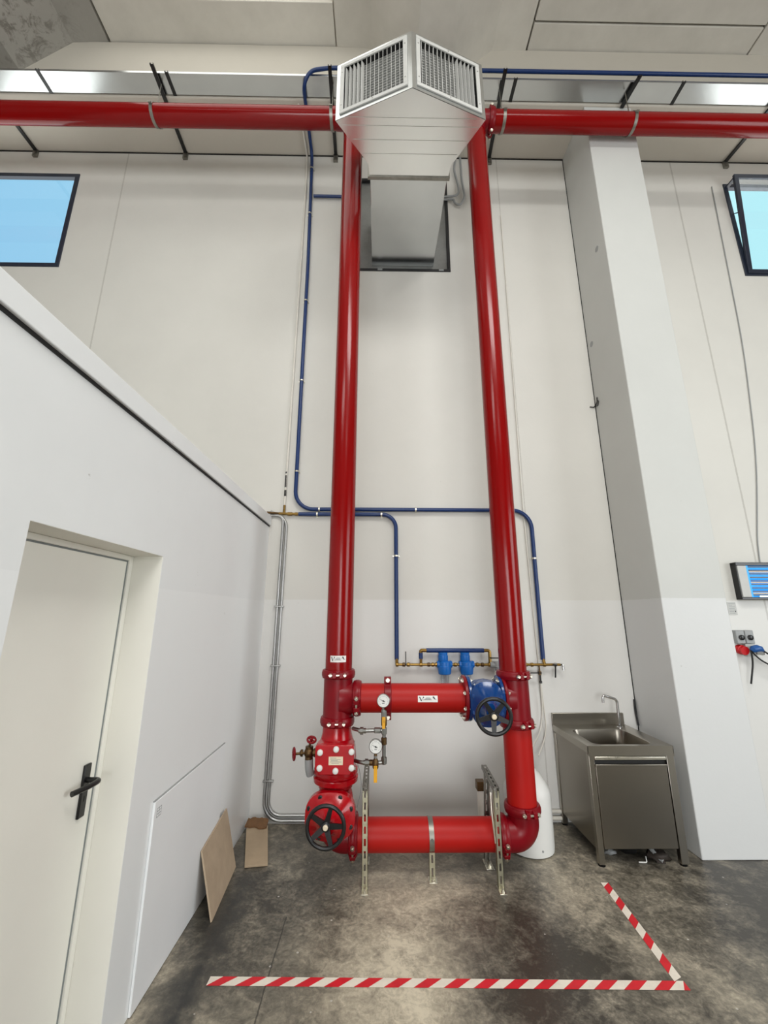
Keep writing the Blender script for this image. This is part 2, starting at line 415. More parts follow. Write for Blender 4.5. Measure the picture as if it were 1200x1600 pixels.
# roof: wing-shaped elements with flat infill slabs between
def wing(c, m='ceiling'):
    pr = [(-1.22, 8.955), (-.78, 8.925), (-.22, 8.40), (.22, 8.40), (.78, 8.925), (1.22, 8.955), (1.22, 9.02), (.85, 9.05), (.3, 8.6), (-.3, 8.6), (-.85, 9.05), (-1.22, 9.02)]
    bb = B()
    n = len(pr); y0, y1 = -.625, YB
    vs = [(c+x, y0, z) for x, z in pr]+[(c+x, y1, z) for x, z in pr]
    fs = [(i, n+i, n+(i+1) % n, (i+1) % n) for i in range(n)]
    cap = [(0, 1, 10, 11), (1, 2, 9, 10), (2, 3, 8, 9), (3, 4, 7, 8), (4, 5, 6, 7)]
    fs += [f for f in cap]+[tuple(n+i for i in f)[::-1] for f in cap]
    bb.add(vs, fs)
    return struct('ceiling_wing', bb, M[m])
for c in (-4.71, .652, 6.01): wing(c, 'ceiling_mould' if c < -4 else 'ceiling')
def infill(x0, x1, y0, y1, z=8.965):
    return struct('ceiling_slab', B().box(x0, x1, y0, y1, z, z+.09), M['ceiling'], bevel=.008)
for i, x0 in enumerate((-8.8, -3.465, 1.897, 7.26)):
    x1 = x0+2.88 if i else -5.96
    x1 = min(x1, XR)
    if i == 1:
        infill(x0, x1, -.62, -1.025); infill(x0, x1, -3.4, YB)
        struct('ceiling_skylight', B().box(x0, x1, -1.10, -3.36, 9.0, 9.02), M['skylight'])
    else:
        infill(x0, x1, -.62, -.885); infill(x0, x1, -.905, YB)
struct('roof', B().box(XL, XR, YB, .3, 9.5, 9.6), M['ceiling'])

# column standing against the wall
cb = B().box(2.53, 3.118, -.62, -.0005, 0, 8.0)
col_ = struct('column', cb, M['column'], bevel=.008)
hb = []
for (y, z) in ((-.454, 6.0), (-.094, 4.99)):
    struct('plugged_hole', B().lathe((2.5285, y, z), (1, 0, 0), [(0, .034), (.003, .034)], 20), M['grey_plastic'], col_)
struct('seam', B().box(2.524, 2.53, -.006, -.0005, .0, 8.0), M['black_matt'], col_)

# cabin partition on the left, with door recess
XP = -1.172; ZT = 2.87
b = B()
b.box(XP-.20, XP, -2.095, -.0005, 0, ZT); b.box(XP-.20, XP, -9, -2.98, 0, ZT); b.box(XP-.20, XP, -2.98, -2.095, 2.156, ZT)
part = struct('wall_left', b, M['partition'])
rv = B().box(XP-.168, XP-.001, -2.0965, -2.0945, 0, 2.156).box(XP-.168, XP-.001, -2.9805, -2.9785, 0, 2.156).box(XP-.168, XP-.001, -2.98, -2.095, 2.1545, 2.1565)
struct('door_reveal', rv, M['jamb'], part)
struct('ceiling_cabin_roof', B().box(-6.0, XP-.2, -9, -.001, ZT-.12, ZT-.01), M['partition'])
# coping strip along the top of the partition with its dark under-edge
b = B(); b.box(XP-.01, XP+.02, -9, -.012, 2.775, ZT+.005)
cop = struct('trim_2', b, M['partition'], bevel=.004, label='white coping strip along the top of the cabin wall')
struct('shadow_gap', B().box(XP-.002, XP+.006, -9, -.014, 2.760, 2.775), M['black_matt'], cop)

# door_1: leaf, frame, handle
d = sroot('door_1', (XP-.168, -2.53, 0), 'cream door in the recess of the cabin wall')
XD = XP-.168
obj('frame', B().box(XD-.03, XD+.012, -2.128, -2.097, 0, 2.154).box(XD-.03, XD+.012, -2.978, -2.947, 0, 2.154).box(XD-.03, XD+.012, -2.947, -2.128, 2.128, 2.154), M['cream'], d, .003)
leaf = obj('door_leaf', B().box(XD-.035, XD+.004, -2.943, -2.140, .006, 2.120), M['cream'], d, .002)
obj('door_gap', B().box(XD-.03, XD+.003, -2.140, -2.127, 0, 2.128).box(XD-.03, XD+.003, -2.947, -2.14, 2.118, 2.128), M['ink_grey'], d)
hp = obj('handle_plate', B().box(XD+.004, XD+.016, -2.232, -2.188, .965, 1.182), M['black'], d, .004)
lv = fillet([(XD+.01, -2.207, 1.115), (XD+.075, -2.207, 1.115), (XD+.07, -2.27, 1.112), (XD+.045, -2.345, 1.108)], [.02, .03], 5)
obj('lever', B().tube(lv, .0115, 12), M['black'], hp)
obj('keyhole', B().box(XD+.0155, XD+.017, -2.213, -2.207, 1.03, 1.052), M['black_matt'], hp)

# windows
def window(n, x0, x1, z0, z1, open_, label):
    r = sroot('window_%d' % n, ((x0+x1)/2, .1, z0), label)
    t = .055; fb = B(); y0, y1 = -.012, .042
    fb.box(x0, x1, y0, y1, z0, z0+t).box(x0, x1, y0, y1, z1-t, z1).box(x0, x0+t, y0, y1, z0+t, z1-t).box(x1-t, x1, y0, y1, z0+t, z1-t)
    obj('frame', fb, M['frame'], r, .004)
    # sash: a frame with its pane, hinged along the bottom
    a = math.radians(5) if open_ else 0; ca, sa = math.cos(a), math.sin(a); t2 = .055
    zb = z0+t*.5; H = z1-z0-t if not open_ else z1-z0-t*.6
    def P(u, v_, w_):   # u along x, v up the sash, w thickness
        return V((u, (.02 if not open_ else -.01)-v_*sa+w_*ca, zb+v_*ca+w_*sa))
    ex = V((1, 0, 0)); ev = V((0, -sa, ca)); ew = V((0, ca, sa))
    def pc(bb, u0, u1, v0, v1, w0, w1):
        bb.obox(P((u0+u1)/2, (v0+v1)/2, (w0+w1)/2), ex*((u1-u0)/2), ev*((v1-v0)/2), ew*((w1-w0)/2))
    xa, xb = x0+t*.6, x1-t*.6
    if not open_: xa, xb, zoff = x0+t, x1-t, 0
    sb = B()
    th = .016 if open_ else .006
    tt = .016 if not open_ else t2
    pc(sb, xa, xb, 0, tt, -th, th); pc(sb, xa, xb, H-tt, H, -th, th); pc(sb, xa, xa+tt, tt, H-tt, -th, th); pc(sb, xb-tt, xb, tt, H-tt, -th, th)
    so = obj('sash', sb, M['frame'] if open_ else M['grey_light'], r, .003)
    pb = B(); pc(pb, xa+tt, xb-tt, tt, H-tt, -.004, .004); obj('pane', pb, M['pane'], so)
    if open_:
        sb = B(); sb.tube([P(xa, H*.62, .02), V((x0+t*.7, .0, zb+H*.66)), V((x0+t*.7, .03, zb+H*.6))], .007, 8)
        sb.box(x0+t*.4, xa+.03, -.13, .0, z1-.075, z1-.055)
        obj('stay_arm', sb, M['frame'], so)
    return r
window(1, *WIN[0], False, 'dark framed closed window over the cabin roof, blue sky behind')
window(3, *WIN[2], True, 'dark framed window right of the column, tilted open')
# middle opening: black frame closed by a sheet panel round the duct
x0, x1, z0, z1 = WIN[1]
r = sroot('window_2', ((x0+x1)/2, .1, z0), 'black framed opening closed with grey sheet behind the air duct')
t = .035; fb = B(); fb.box(x0, x1, -.012, .042, z0, z0+t).box(x0, x1, -.012, .042, z1-t, z1).box(x0, x0+t, -.012, .042, z0+t, z1-t).box(x1-t, x1, -.012, .042, z0+t, z1-t)
obj('frame', fb, M['frame_black'], r, .003)
obj('blank_panel', B().box(x0+t, x1-t, .03, .04, z0+t, z1-t), M['panel_grey'], r)
lb = B()
for x in (.0, .78): lb.box(x-.03, x+.03, -.02, -.010, z0+.006, z0+.024)
obj('latch', lb, M['grey_plastic'], r)

# ================================================================== RED PIPEWORK
RP = .1095; PY = -.76; XLr, XRr = -.32, 1.11; ZLOW, ZCR, ZTOP = .25, 1.2, 7.48; YT = -.775
def sticker(parent, kind, a0, a1, z0, z1, c):
    """curved sticker; kind 'v' on a vertical pipe (a = angle round it), 'h' on a horizontal one (a = x range, z = angle range)"""
    bb = B(); R = RP+.0012
    def Pt(u, v_, k=0):
        rr = R+k
        if kind == 'v':
            th = a0+(a1-a0)*u; return V((c[0]+rr*math.sin(th), c[1]-rr*math.cos(th), z0+(z1-z0)*v_))
        th = z0+(z1-z0)*v_; return V((a0+(a1-a0)*u, c[1]-rr*math.cos(th), c[2]+rr*math.sin(th)))
    def patch(u0, u1, v0, v1, k, skew=0, n=6, mi=0):
        bb.i = mi; vs = []; fs = []
        for i in range(n+1):
            f = i/n
            for j in range(3):
                g = j/2; vs.append(Pt(u0+(u1-u0)*f+skew*(g-.5), v0+(v1-v0)*g, k))
        for i in range(n):
            for j in range(2): q = i*3+j; fs.append((q, q+3, q+4, q+1))
        bb.add(vs, fs)
    patch(0, 1, 0, 1, 0, 0, 10, 0)
    patch(.10, .155, .2, .82, .0006, -.09, 2, 1)      # V-like letters
    patch(.195, .215, .25, .62, .0006, .05, 2, 1)
    patch(.255, .30, .60, .84, .0006, 0, 2, 1)
    patch(.30, .315, .62, .70, .0006, 0, 2, 1)
    for k, (u0, u1, v0) in enumerate(((.40, .62, .72), (.38, .66, .55), (.34, .64, .46), (.27, .70, .33))):
        patch(u0, u1, v0, v0+.06, .0006, 0, 6, 2 if k < 2 else 1)
    patch(.76, .84, .58, .86, .0006, -.04, 3, 1)      # emblem
    patch(.80, .87, .46, .62, .0006, -.05, 3, 1); patch(.84, .94, .40, .48, .0006, 0, 3, 2); patch(.70, .76, .60, .66, .0006, 0, 2, 2)
    return obj('sticker', bb, [M['sticker'], M['ink'], M['ink_grey']], parent)

def pipe(name, p, q, mat, label, n=56):
    return tag(obj(name, B().cyl(p, q, RP, n), mat), label, 'pipe')
pl = pipe('riser_pipe', (XLr, PY, 1.39), (XLr, PY, 7.30), M['red'], 'tall red riser pipe left of the duct, above the tee with the check valve')
sticker(pl, 'v', -.58, .62, 1.481, 1.531, (XLr, PY, 0))
pipe('riser_pipe', (XRr, PY, 1.38), (XRr, PY, 7.30), M['red'], 'tall red riser pipe right of the duct, above the tee with the blue valve')
pipe('pipe_spool', (XRr, PY, .425), (XRr, PY, 1.02), M['red_lit'], 'short orange-red upright pipe between right tee and bottom elbow')
pc_ = pipe('cross_pipe', (-.165, PY, ZCR), (.70, PY, ZCR), M['red_lit'], 'level red cross pipe between left tee and blue valve')
sticker(pc_, 'h', .315, .47, -.11, .32, (0, PY, ZCR))
pipe('bottom_pipe', (-.17, PY, ZLOW), (.94, PY, ZLOW), M['red_lit'], 'scarlet pipe lying low above the floor between both elbows')
pipe('overhead_pipe', (-7.2, YT, ZTOP), (-.50, YT, ZTOP), M['red'], 'red overhead pipe running left from the duct under the beam')
pipe('overhead_pipe', (1.28, YT, ZTOP), (7.2, YT, ZTOP), M['red'], 'red overhead pipe running right from the duct past the column')
def elbow(pts, r, label, mat):
    return tag(obj('pipe_elbow', B().tube(fillet(pts, r, 14), RP+.004, 48), mat), label, 'pipe elbow')
elbow([(XLr, PY, 7.28), (XLr, PY-.0075, ZTOP), (-.52, YT, ZTOP)], .18, 'red top elbow of the left riser, behind the grille box', M['crimson'])
elbow([(XRr, PY, 7.28), (XRr, PY-.0075, ZTOP), (1.30, YT, ZTOP)], .18, 'red top elbow of the right riser, beside the grille box', M['crimson'])
elbow([(XRr, PY, .44), (XRr, PY, ZLOW), (.93, PY, ZLOW)], .178, 'crimson bottom elbow under the right riser, in front of the white drum', M['crimson'])
elbow([(XLr, PY, .43), (XLr, PY, ZLOW), (-.16, PY, ZLOW)], .165, 'crimson bottom elbow under the red gate valve, behind its wheel', M['crimson'])
# tees
tb = B().cyl((XLr, PY, 1.04), (XLr, PY, 1.385), RP+.006, 56)
tb.lathe((XLr, PY, ZCR), (1, 0, 0), [(.02, RP+.028), (.085, RP+.022), (.115, RP+.008), (.135, RP+.002), (.16, RP+.002)], 56)
tag(obj('pipe_tee', tb, M['crimson']), 'crimson tee on the left riser feeding the cross pipe', 'pipe tee')
tb = B().cyl((XRr, PY, 1.02), (XRr, PY, 1.38), RP+.006, 56)
tb.lathe((XRr, PY, ZCR), (-1, 0, 0), [(.02, RP+.02), (.085, RP+.012), (.11, RP+.004)], 56)
tag(obj('pipe_tee', tb, M['crimson']), 'crimson tee on the right riser beside the blue valve', 'pipe tee')

CG = 'bolted pipe couplings of the red pipework'
def coupling(c, axis, split, label, Rr=RP, wide=.066):
    c, a, s_ = V(c), V(axis).normalized(), V(split).normalized(); t_ = a.cross(s_)
    r = thing('pipe_coupling', label, 'pipe coupling', c, CG); h = wide/2
    hb = B().lathe(c-a*h, a, [(0, Rr+.002), (0, Rr+.016), (.006, Rr+.022), (.014, Rr+.022), (.02, Rr+.026), (wide-.02, Rr+.026), (wide-.014, Rr+.022), (wide-.006, Rr+.022), (wide, Rr+.016), (wide, Rr+.002)], 56, False)
    for sg in (1, -1):
        for q in (1, -1):
            cc = c+s_*sg*(Rr+.034)+t_*q*.022
            hb.prism([cc+s_*sg*-.022-a*h*.95+t_*-.009*q, cc+s_*sg*.012-a*h*.6+t_*-.009*q, cc+s_*sg*.012+a*h*.6+t_*-.009*q, cc+s_*sg*-.022+a*h*.95+t_*-.009*q], t_*q*.03)
    obj('housing', hb, M['crimson'], r, .003)
    for sg in (1, -1):
        cc = c+s_*sg*(Rr+.035); bb = B().cyl(cc-t_*.072, cc+t_*.066, .0085, 12)
        bb.lathe(cc-t_*.066, t_, [(0, .016), (.016, .016)], 6); bb.lathe(cc+t_*.048, t_, [(0, .016), (.014, .016)], 6)
        obj('bolt', bb, M['zincbolt'], r)
    return r
Z_, X_ = (0, 0, 1), (1, 0, 0); F_ = (0.05, -1, 0)
coupling((XLr, PY, 1.386), Z_, F_, 'crimson bolted coupling above the left tee, below the pipe sticker')
coupling((XLr, PY, 1.035), Z_, F_, 'crimson bolted coupling between left tee and check valve')
coupling((-.165, PY, ZCR), X_, (0, -1, -.25), 'crimson bolted coupling where the cross pipe joins the left tee')
coupling((XRr, PY, 1.377), Z_, (.35, -1, 0), 'crimson bolted coupling above the right tee, level with the brass manifold')
coupling((XRr, PY, 1.02), Z_, (.4, -1, 0), 'crimson bolted coupling below the right tee, right of the blue valve wheel')
coupling((XRr, PY, .425), Z_, (.15, -1, 0), 'crimson bolted coupling on top of the right bottom elbow')
coupling((-.175, PY, ZLOW), X_, (0, -1, -.55), 'crimson bolted coupling at the left end of the bottom pipe, beside the black wheel')
coupling((.94, PY, ZLOW), X_, (0, -1, -.5), 'crimson bolted coupling at the right end of the bottom pipe, behind the slotted post')
coupling((1.29, YT, ZTOP), X_, (0, -.3, 1), 'crimson bolted coupling on the overhead pipe right of the grille box')
# two-eared collar on the cross pipe
r = thing('pipe_collar', 'tall crimson collar with bolts above and below, behind the upper gauge', 'pipe collar', (.08, PY, ZCR), CG)
hb = B().lathe((.052, PY, ZCR), (1, 0, 0), [(0, RP+.001), (0, RP+.014), (.056, RP+.014), (.056, RP+.001)], 56, False)
for sg in (1, -1):
    hb.prism([(.052, PY-.05*.8, ZCR+sg*(RP+.005)), (.052, PY-.05*.8, ZCR+sg*(RP+.036)), (.052, PY-.028, ZCR+sg*(RP+.05)), (.052, PY+.028, ZCR+sg*(RP+.05)), (.052, PY+.05*.8, ZCR+sg*(RP+.036)), (.052, PY+.05*.8, ZCR+sg*(RP+.005))], (.056, 0, 0))
obj('housing', hb, M['crimson'], r, .004)
for sg in (1, -1):
    zc = ZCR+sg*(RP+.028)
    obj('bolt', B().lathe((.08, PY-.035, zc), (0, -1, 0), [(0, .019), (.018, .019), (.022, .014)], 12).cyl((.08, PY+.06, zc), (.08, PY-.03, zc), .009, 10), M['zincbolt'], r)

def handwheel(parent, c, axis, R, off, mat):
    c, a = V(c), V(axis).normalized()
    e1 = V((1, 0, 0)); e1 = (e1-a*e1.dot(a)).normalized(); e2 = a.cross(e1)
    if e2.z < 0: e2 = -e2
    bb = B().torus(c, a, R-.012, .0135, 44, 12)
    for k in range(5):
        th = math.radians(off+72*k); d_ = e1*math.cos(th)+e2*math.sin(th); n_ = a.cross(d_)
        p0 = c+d_*.02-a*.012; p1 = c+d_*(R-.012)
        m_ = (p0+p1)/2; ln = (p1-p0).length/2; dd = (p1-p0).normalized(); nn = n_; aa = dd.cross(nn)
        w0, w1 = .019, .013
        bb.add([p0+nn*w0+aa*.008, p0-nn*w0+aa*.008, p0-nn*w0-aa*.008, p0+nn*w0-aa*.008, p1+nn*w1+aa*.006, p1-nn*w1+aa*.006, p1-nn*w1-aa*.006, p1+nn*w1-aa*.006],
               [(0, 1, 2, 3), (7, 6, 5, 4), (0, 4, 5, 1), (1, 5, 6, 2), (2, 6, 7, 3), (3, 7, 4, 0)])
    bb.lathe(c-a*.028, a, [(0, .032), (.03, .03), (.034, .026)], 24)
    h = obj('handwheel', bb, mat, parent, 0, True, 50)
    obj('hub_nut', B().lathe(c+a*.004, a, [(0, .017), (.012, .017), (.016, .012)], 20), M['cream_plate'], h)
    return h

def oval(c, a, w_, h_, n=36, p=2.6):
    """points of a superellipse in the plane normal to a, wide along x"""
    e1 = V((1, 0, 0)); e1 = (e1-a*e1.dot(a)).normalized(); e2 = a.cross(e1)
    if e2.z < 0: e2 = -e2
    o = []
    for k in range(n):
        th = 2*PI*k/n; cx, sx = math.cos(th), math.sin(th)
        o.append(c+e1*w_*math.copysign(abs(cx)**(2/p), cx)+e2*h_*math.copysign(abs(sx)**(2/p), sx))
    return o
def loft(bb, rings, cap=True):
    n = len(rings[0]); k = [p for rg in rings for p in rg]; fs = []
    for i in range(len(rings)-1): fs += [(i*n+j, (i+1)*n+j, (i+1)*n+(j+1) % n, i*n+(j+1) % n) for j in range(n)]
    if cap: fs.append(tuple(range(n))); fs.append(tuple((len(rings)-1)*n+j for j in range(n))[::-1])
    bb.add(k, fs)

def bonnet(parent, c, a, mat, bw, bh, d0, boltmat):
    """bolted oval bonnet with dome and stem housing along a, starting at distance d0 from the pipe axis"""
    c, a = V(c), V(a).normalized(); bb = B()
    loft(bb, [oval(c+a*(.02), a, bw*.7, bh*.72), oval(c+a*(d0-.03), a, bw*.78, bh*.8), oval(c+a*(d0-.02), a, bw, bh), oval(c+a*(d0+.012), a, bw, bh)])
    obj('body_flange', bb, mat, parent)
    bb = B()
    loft(bb, [oval(c+a*(d0+.014), a, bw, bh), oval(c+a*(d0+.042), a, bw*.99, bh*.99), oval(c+a*(d0+.05), a, bw*.92, bh*.92), oval(c+a*(d0+.075), a, bw*.74, bh*.72), oval(c+a*(d0+.11), a, bw*.55, bh*.56), oval(c+a*(d0+.15), a, bw*.33, bh*.38), oval(c+a*(d0+.21), a, bw*.25, bh*.3)])
    obj('bonnet', bb, mat, parent)
    e1 = V((1, 0, 0)); e1 = (e1-a*e1.dot(a)).normalized(); e2 = a.cross(e1); e2 = e2 if e2.z > 0 else -e2
    for th in (20, 68, 112, 160, 200, 248, 292, 340):
        x, z = math.cos(math.radians(th)), math.sin(math.radians(th))
        p = c+a*(d0+.045)+e1*bw*.86*math.copysign(abs(x)**.8, x)+e2*bh*.84*math.copysign(abs(z)**.8, z)
        obj('bolt', B().lathe(p, a, [(0, .017), (.012, .017), (.017, .012)], 12), boltmat, parent)

def flange(parent, name, c, axis, R, t_, mat, n=48):
    c, a = V(c), V(axis).normalized()
    return obj(name, B().lathe(c-a*t_/2, a, [(0, R-.004), (.004, R), (t_-.004, R), (t_, R-.004)], n), mat, parent)
def flange_bolts(parent, c, axis, R, k, half, mat, off=0.):
    c, a = V(c), V(axis).normalized(); t = V((1, 0, 0)) if abs(a.x) < .9 else V((0, 1, 0))
    e1 = a.cross(t).normalized(); e2 = a.cross(e1)
    for i in range(k):
        th = 2*PI*i/k+off; p = c+(e1*math.cos(th)+e2*math.sin(th))*R
        bb = B().cyl(p-a*half, p+a*half, .009, 10).lathe(p+a*(half-.02), a, [(0, .017), (.014, .017)], 6).lathe(p-a*(half-.004), a, [(0, .017), (.014, .017)], 6)
        obj('bolt', bb, mat, parent)

# blue gate valve on the cross pipe
r = thing('gate_valve', 'blue gate valve with black handwheel at the right end of the cross pipe', 'valve', (.86, PY, ZCR))
BXL, BXR = .715, 1.0
flange(r, 'pipe_flange', (BXL-.017, PY, ZCR), X_, .17, .026, M['crimson'])
flange(r, 'valve_flange', (BXL+.012, PY, ZCR), X_, .17, .026, M['valve_blue'])
flange(r, 'valve_flange', (BXR-.022, PY, ZCR), X_, .17, .024, M['valve_blue'])
flange(r, 'pipe_flange', (BXR+.006, PY, ZCR), X_, .17, .024, M['crimson'])
flange_bolts(r, (BXL-.003, PY, ZCR), X_, .147, 8, .045, M['zincbolt'], PI/8)
flange_bolts(r, (BXR-.008, PY, ZCR), X_, .147, 8, .042, M['zincbolt'], PI/8)
obj('valve_body', B().lathe((BXL+.02, PY, ZCR), X_, [(0, .112), (.03, .115), (.06, .135), (.13, .145), (.19, .135), (.225, .115), (.25, .112)], 48), M['valve_blue'], r)
av = V((-.055, -.49, -.03)).normalized()
bonnet(r, (.86, PY, ZCR), av, M['valve_blue'], .125, .165, .155, M['valve_blue'])
hubc = V((.86, PY, ZCR))+av*.50
obj('stem', B().cyl(V((.86, PY, ZCR))+av*.33, hubc, .016, 14), M['black'], r)
handwheel(r, hubc, av, .127, -20, M['black'])

# red gate valve under the check valve
ZG = .475
r = thing('gate_valve', 'red gate valve with black handwheel at the foot of the left riser', 'valve', (XLr, PY, .4))
obj('valve_body', B().lathe((XLr, PY, .40), Z_, [(0, .112), (.03, .12), (.06, .135), (.11, .135), (.15, .125), (.17, .112), (.175, .13), (.205, .13), (.205, .112), (.215, .112)], 48), M['valve_red'], r)
avr = V((-.015, -.49, 0.0)).normalized()
bonnet(r, (XLr-.012, PY, ZG-.03), avr, M['valve_red'], .182, .155, .15, M['black'])
hubc = V((-.342, -1.175, ZG+.003))
obj('stem', B().cyl((XLr-.015, -1.05, ZG), hubc, .016, 14), M['black'], r)
handwheel(r, hubc, avr, .136, 2, M['black'])

# alarm check valve
r = thing('check_valve', 'red check valve with bolted cover plate on the left riser', 'valve', (XLr, PY, .61))
bb = B().lathe((XLr, PY, .612), Z_, [(0, .118), (.004, .168), (.034, .172), (.04, .168), (.044, .155), (.06, .158), (.064, .168), (.088, .168), (.095, .15), (.17, .155), (.25, .146), (.30, .125), (.34, .115), (.40, .112)], 56)
obj('valve_body', bb, M['valve_red'], r)
bb = B(); cz, hw, hh = .817, .142, .098
pl_ = [(-hw, -hh+.03), (-hw+.03, -hh), (hw-.03, -hh), (hw, -hh+.03), (hw, hh-.012), (hw-.02, hh), (-hw+.02, hh), (-hw, hh-.012)]
bb.prism([(XLr+.005+x, -.82, cz+z) for x, z in pl_], (0, -.125, 0)); obj('valve_neck', bb, M['valve_red'], r, .006)
bb = B(); bb.prism([(XLr+.005+x, -.948, cz+z) for x, z in pl_], (0, -.03, 0)); cv = obj('cover_plate', bb, M['valve_red'], r, .005)
for (x, z) in ((-.42, .868), (-.303, .889), (-.19, .872), (-.42, .766), (-.304, .747), (-.188, .767)):
    obj('bolt', B().lathe((x, -.978, z), (0, -1, 0), [(0, .021), (.012, .021), (.018, .016), (.02, .008)], 16), M['white_plastic'], cv)
bb = B().box(-.356, -.252, -.9805, -.978, .785, .84)
bb.i = 1
for k, (x0, x1) in enumerate(((-.345, -.30), (-.345, -.268), (-.34, -.29), (-.345, -.262), (-.335, -.28))):
    z = .829-.0085*k; bb.box(x0, x1, -.981, -.9804, z, z+.003)
obj('name_plate', bb, [M['cream_plate'], M['ink_grey']], cv)
for th in (-160, -140, -120, -100, -80, -60, -40, -20):
    x, y = XLr+.152*math.cos(math.radians(th)), PY+.152*math.sin(math.radians(th))
    obj('bolt', B().lathe((x, y, .702), Z_, [(0, .014), (.012, .014), (.015, .009)], 8), M['zincbolt'], r)

# drain angle valve on the check valve's left side
r = thing('angle_valve', 'bronze angle valve with small red handwheels left of the check valve', 'valve', (-.53, -.80, .66))
bb = B().cyl((-.47, -.80, .815), (-.56, -.80, .815), .024, 16).cyl((-.527, -.80, .86), (-.527, -.80, .76), .03, 18).ball((-.527, -.80, .815), .04, 16).cyl((-.56, -.80, .812), (-.63, -.82, .812), .0095, 12).lathe((-.575, -.80, .812), (-1, 0, 0), [(0, .026), (.015, .026), (.025, .014)], 8)
bb.cyl((-.527, -.80, .86), (-.517, -.80, .905), .009, 10).lathe((-.49, -.80, .815), (1, 0, 0), [(0, .032), (.02, .032)], 8)
obj('valve_body', bb, M['bronze'], r)
def smallwheel(c, axis, R):
    c, a = V(c), V(axis).normalized(); t = V((0, 0, 1)) if abs(a.z) < .9 else V((1, 0, 0)); e1 = a.cross(t).normalized(); e2 = a.cross(e1)
    bb = B().torus(c, a, R, .0085, 24, 8)
    for k in range(4):
        th = PI/4+PI/2*k; bb.cyl(c, c+(e1*math.cos(th)+e2*math.sin(th))*R, .006, 8)
    bb.cyl(c-a*.01, c+a*.012, .011, 10); return bb
obj('handwheel', smallwheel((-.64, -.82, .812), (-1, -.35, 0), .04), M['crimson'], r)
obj('handwheel', smallwheel((-.512, -.80, .905), (.2, -.5, 1), .032), M['crimson'], r)
obj('drain_hose', B().tube(fillet([(-.527, -.80, .77), (-.522, -.80, .70), (-.512, -.79, .66)], .03), .031, 18), M['grey_plastic'], r)

# ------------------------------------------------------------------ trim piping, gauges
GX = .049; GY = -.93
r = thing('trim_piping', 'small steel bypass pipes joining the two gauges to the check valve', 'pipe', (GX, GY, .75))
bb = B().tube(fillet([(-.19, -.86, 1.0), (-.12, GY, 1.0), (GX, GY, 1.005)], .03), .0135, 12)
obj('upper_pipe', bb, M['steelpipe'], r)
obj('upright_pipe', B().cyl((GX, GY, .80), (GX, GY, 1.10), .0135, 12), M['steelpipe'], r)
bb = B().tube(fillet([(-.17, -.88, .785), (-.12, GY, .785), (.02, GY, .785), (GX, GY, .79), (GX, GY, .83)], [.03, .02, .03]), .0135, 12)
obj('lower_pipe', bb, M['steelpipe'], r)
obj('capillary_wire', B().tube(fillet([(-.15, -.89, .77), (-.13, -.86, .70), (-.115, -.87, .60), (-.16, -.88, .42)], .05, 5), .0022, 6), M['ink_grey'], r)
for c, a in (((-.115, GY, 1.0), (1, 0, 0)), ((-.075, GY, .785), (1, 0, 0))):
    c = V(c); a = V(a)
    obj('union_nut', B().lathe(c-a*.028, a, [(0, .017), (.012, .017), (.012, .027), (.036, .027), (.036, .019), (.056, .019)], 8), M['steelpipe'], r)
for c, a, m in (((.0, GY, 1.003), (1, 0, 0), 'steelpipe'), ((GX, GY, 1.0), (0, 0, 1), 'steelpipe'), ((GX, GY, .93), (0, 0, 1), 'bronze'), ((GX, GY, .80), (0, 0, 1), 'steelpipe'), ((-.035, GY, .785), (1, 0, 0), 'bronze'), ((GX, GY, 1.12), (0, 0, 1), 'steelpipe')):
    c = V(c); a = V(a); obj('fitting', B().lathe(c-a*.026, a, [(0, .016), (.004, .021), (.048, .021), (.052, .016)], 8), M[m], r)
def gauge(c, label, ang):
    c = V(c); a = V((0, -1, 0)); R = .049
    r = thing('pressure_gauge', label, 'gauge', c-V((0, 0, R)), 'white dial pressure gauges')
    obj('case', B().lathe(c-a*.03, a, [(0, R-.008), (.006, R-.002), (.036, R), (.042, R), (.044, R-.004), (.042, R-.006)], 36), M['steelpipe'], r)
    bb = B().lathe(c+a*.0115, a, [(0, R-.005), (.0025, R-.005)], 36); bb.i = 1
    for k in range(25):
        th = math.radians(225-270*k/24); L_ = .008 if k % 4 == 0 else .004
        d_ = V((math.cos(th), 0, math.sin(th))); n_ = V((-d_.z, 0, d_.x)); p = c+a*.0146+d_*(.037-L_/2)
        bb.obox(p, d_*(L_/2), n_*.0007, a*.0003)
    bb.obox(c+a*.0146+V((0, 0, -.018)), V((.009, 0, 0)), V((0, 0, .0018)), a*.0003)
    obj('dial', bb, [M['white_plastic'], M['ink']], r)
    th = math.radians(ang); d_ = V((math.cos(th), 0, math.sin(th))); n_ = V((-d_.z, 0, d_.x)); q = c+a*.0155
    nb = B().add([q-d_*.014+n_*.003, q-d_*.014-n_*.003, q+d_*.034, q-d_*.014+n_*.003+a*.001, q-d_*.014-n_*.003+a*.001, q+d_*.034+a*.001], [(0, 2, 1), (3, 4, 5), (0, 1, 4, 3), (1, 2, 5, 4), (2, 0, 3, 5)])
    nb.lathe(q, a, [(0, .006), (.002, .006)], 12); obj('needle', nb, M['black'], r)
    obj('stem', B().cyl(c+V((0, .0, -R+.004)), c+V((0, 0, -R-.035)), .010, 10).lathe(c+V((0, 0, -R-.03)), (0, 0, 1), [(0, .015), (.016, .015)], 6), M['steelpipe'], r)
gauge((.043, GY-.012, 1.213), 'upper pressure gauge, standing in front of the red cross pipe', 155)
gauge((-.013, GY-.05, .909), 'lower pressure gauge, beside the upright bypass pipe and check valve', 155)
def ballvalve(c, label, parts):
    r = thing('ball_valve', label, 'valve', c); c = V(c)
    for nm, bb, m in parts(c): obj(nm, bb, m, r)
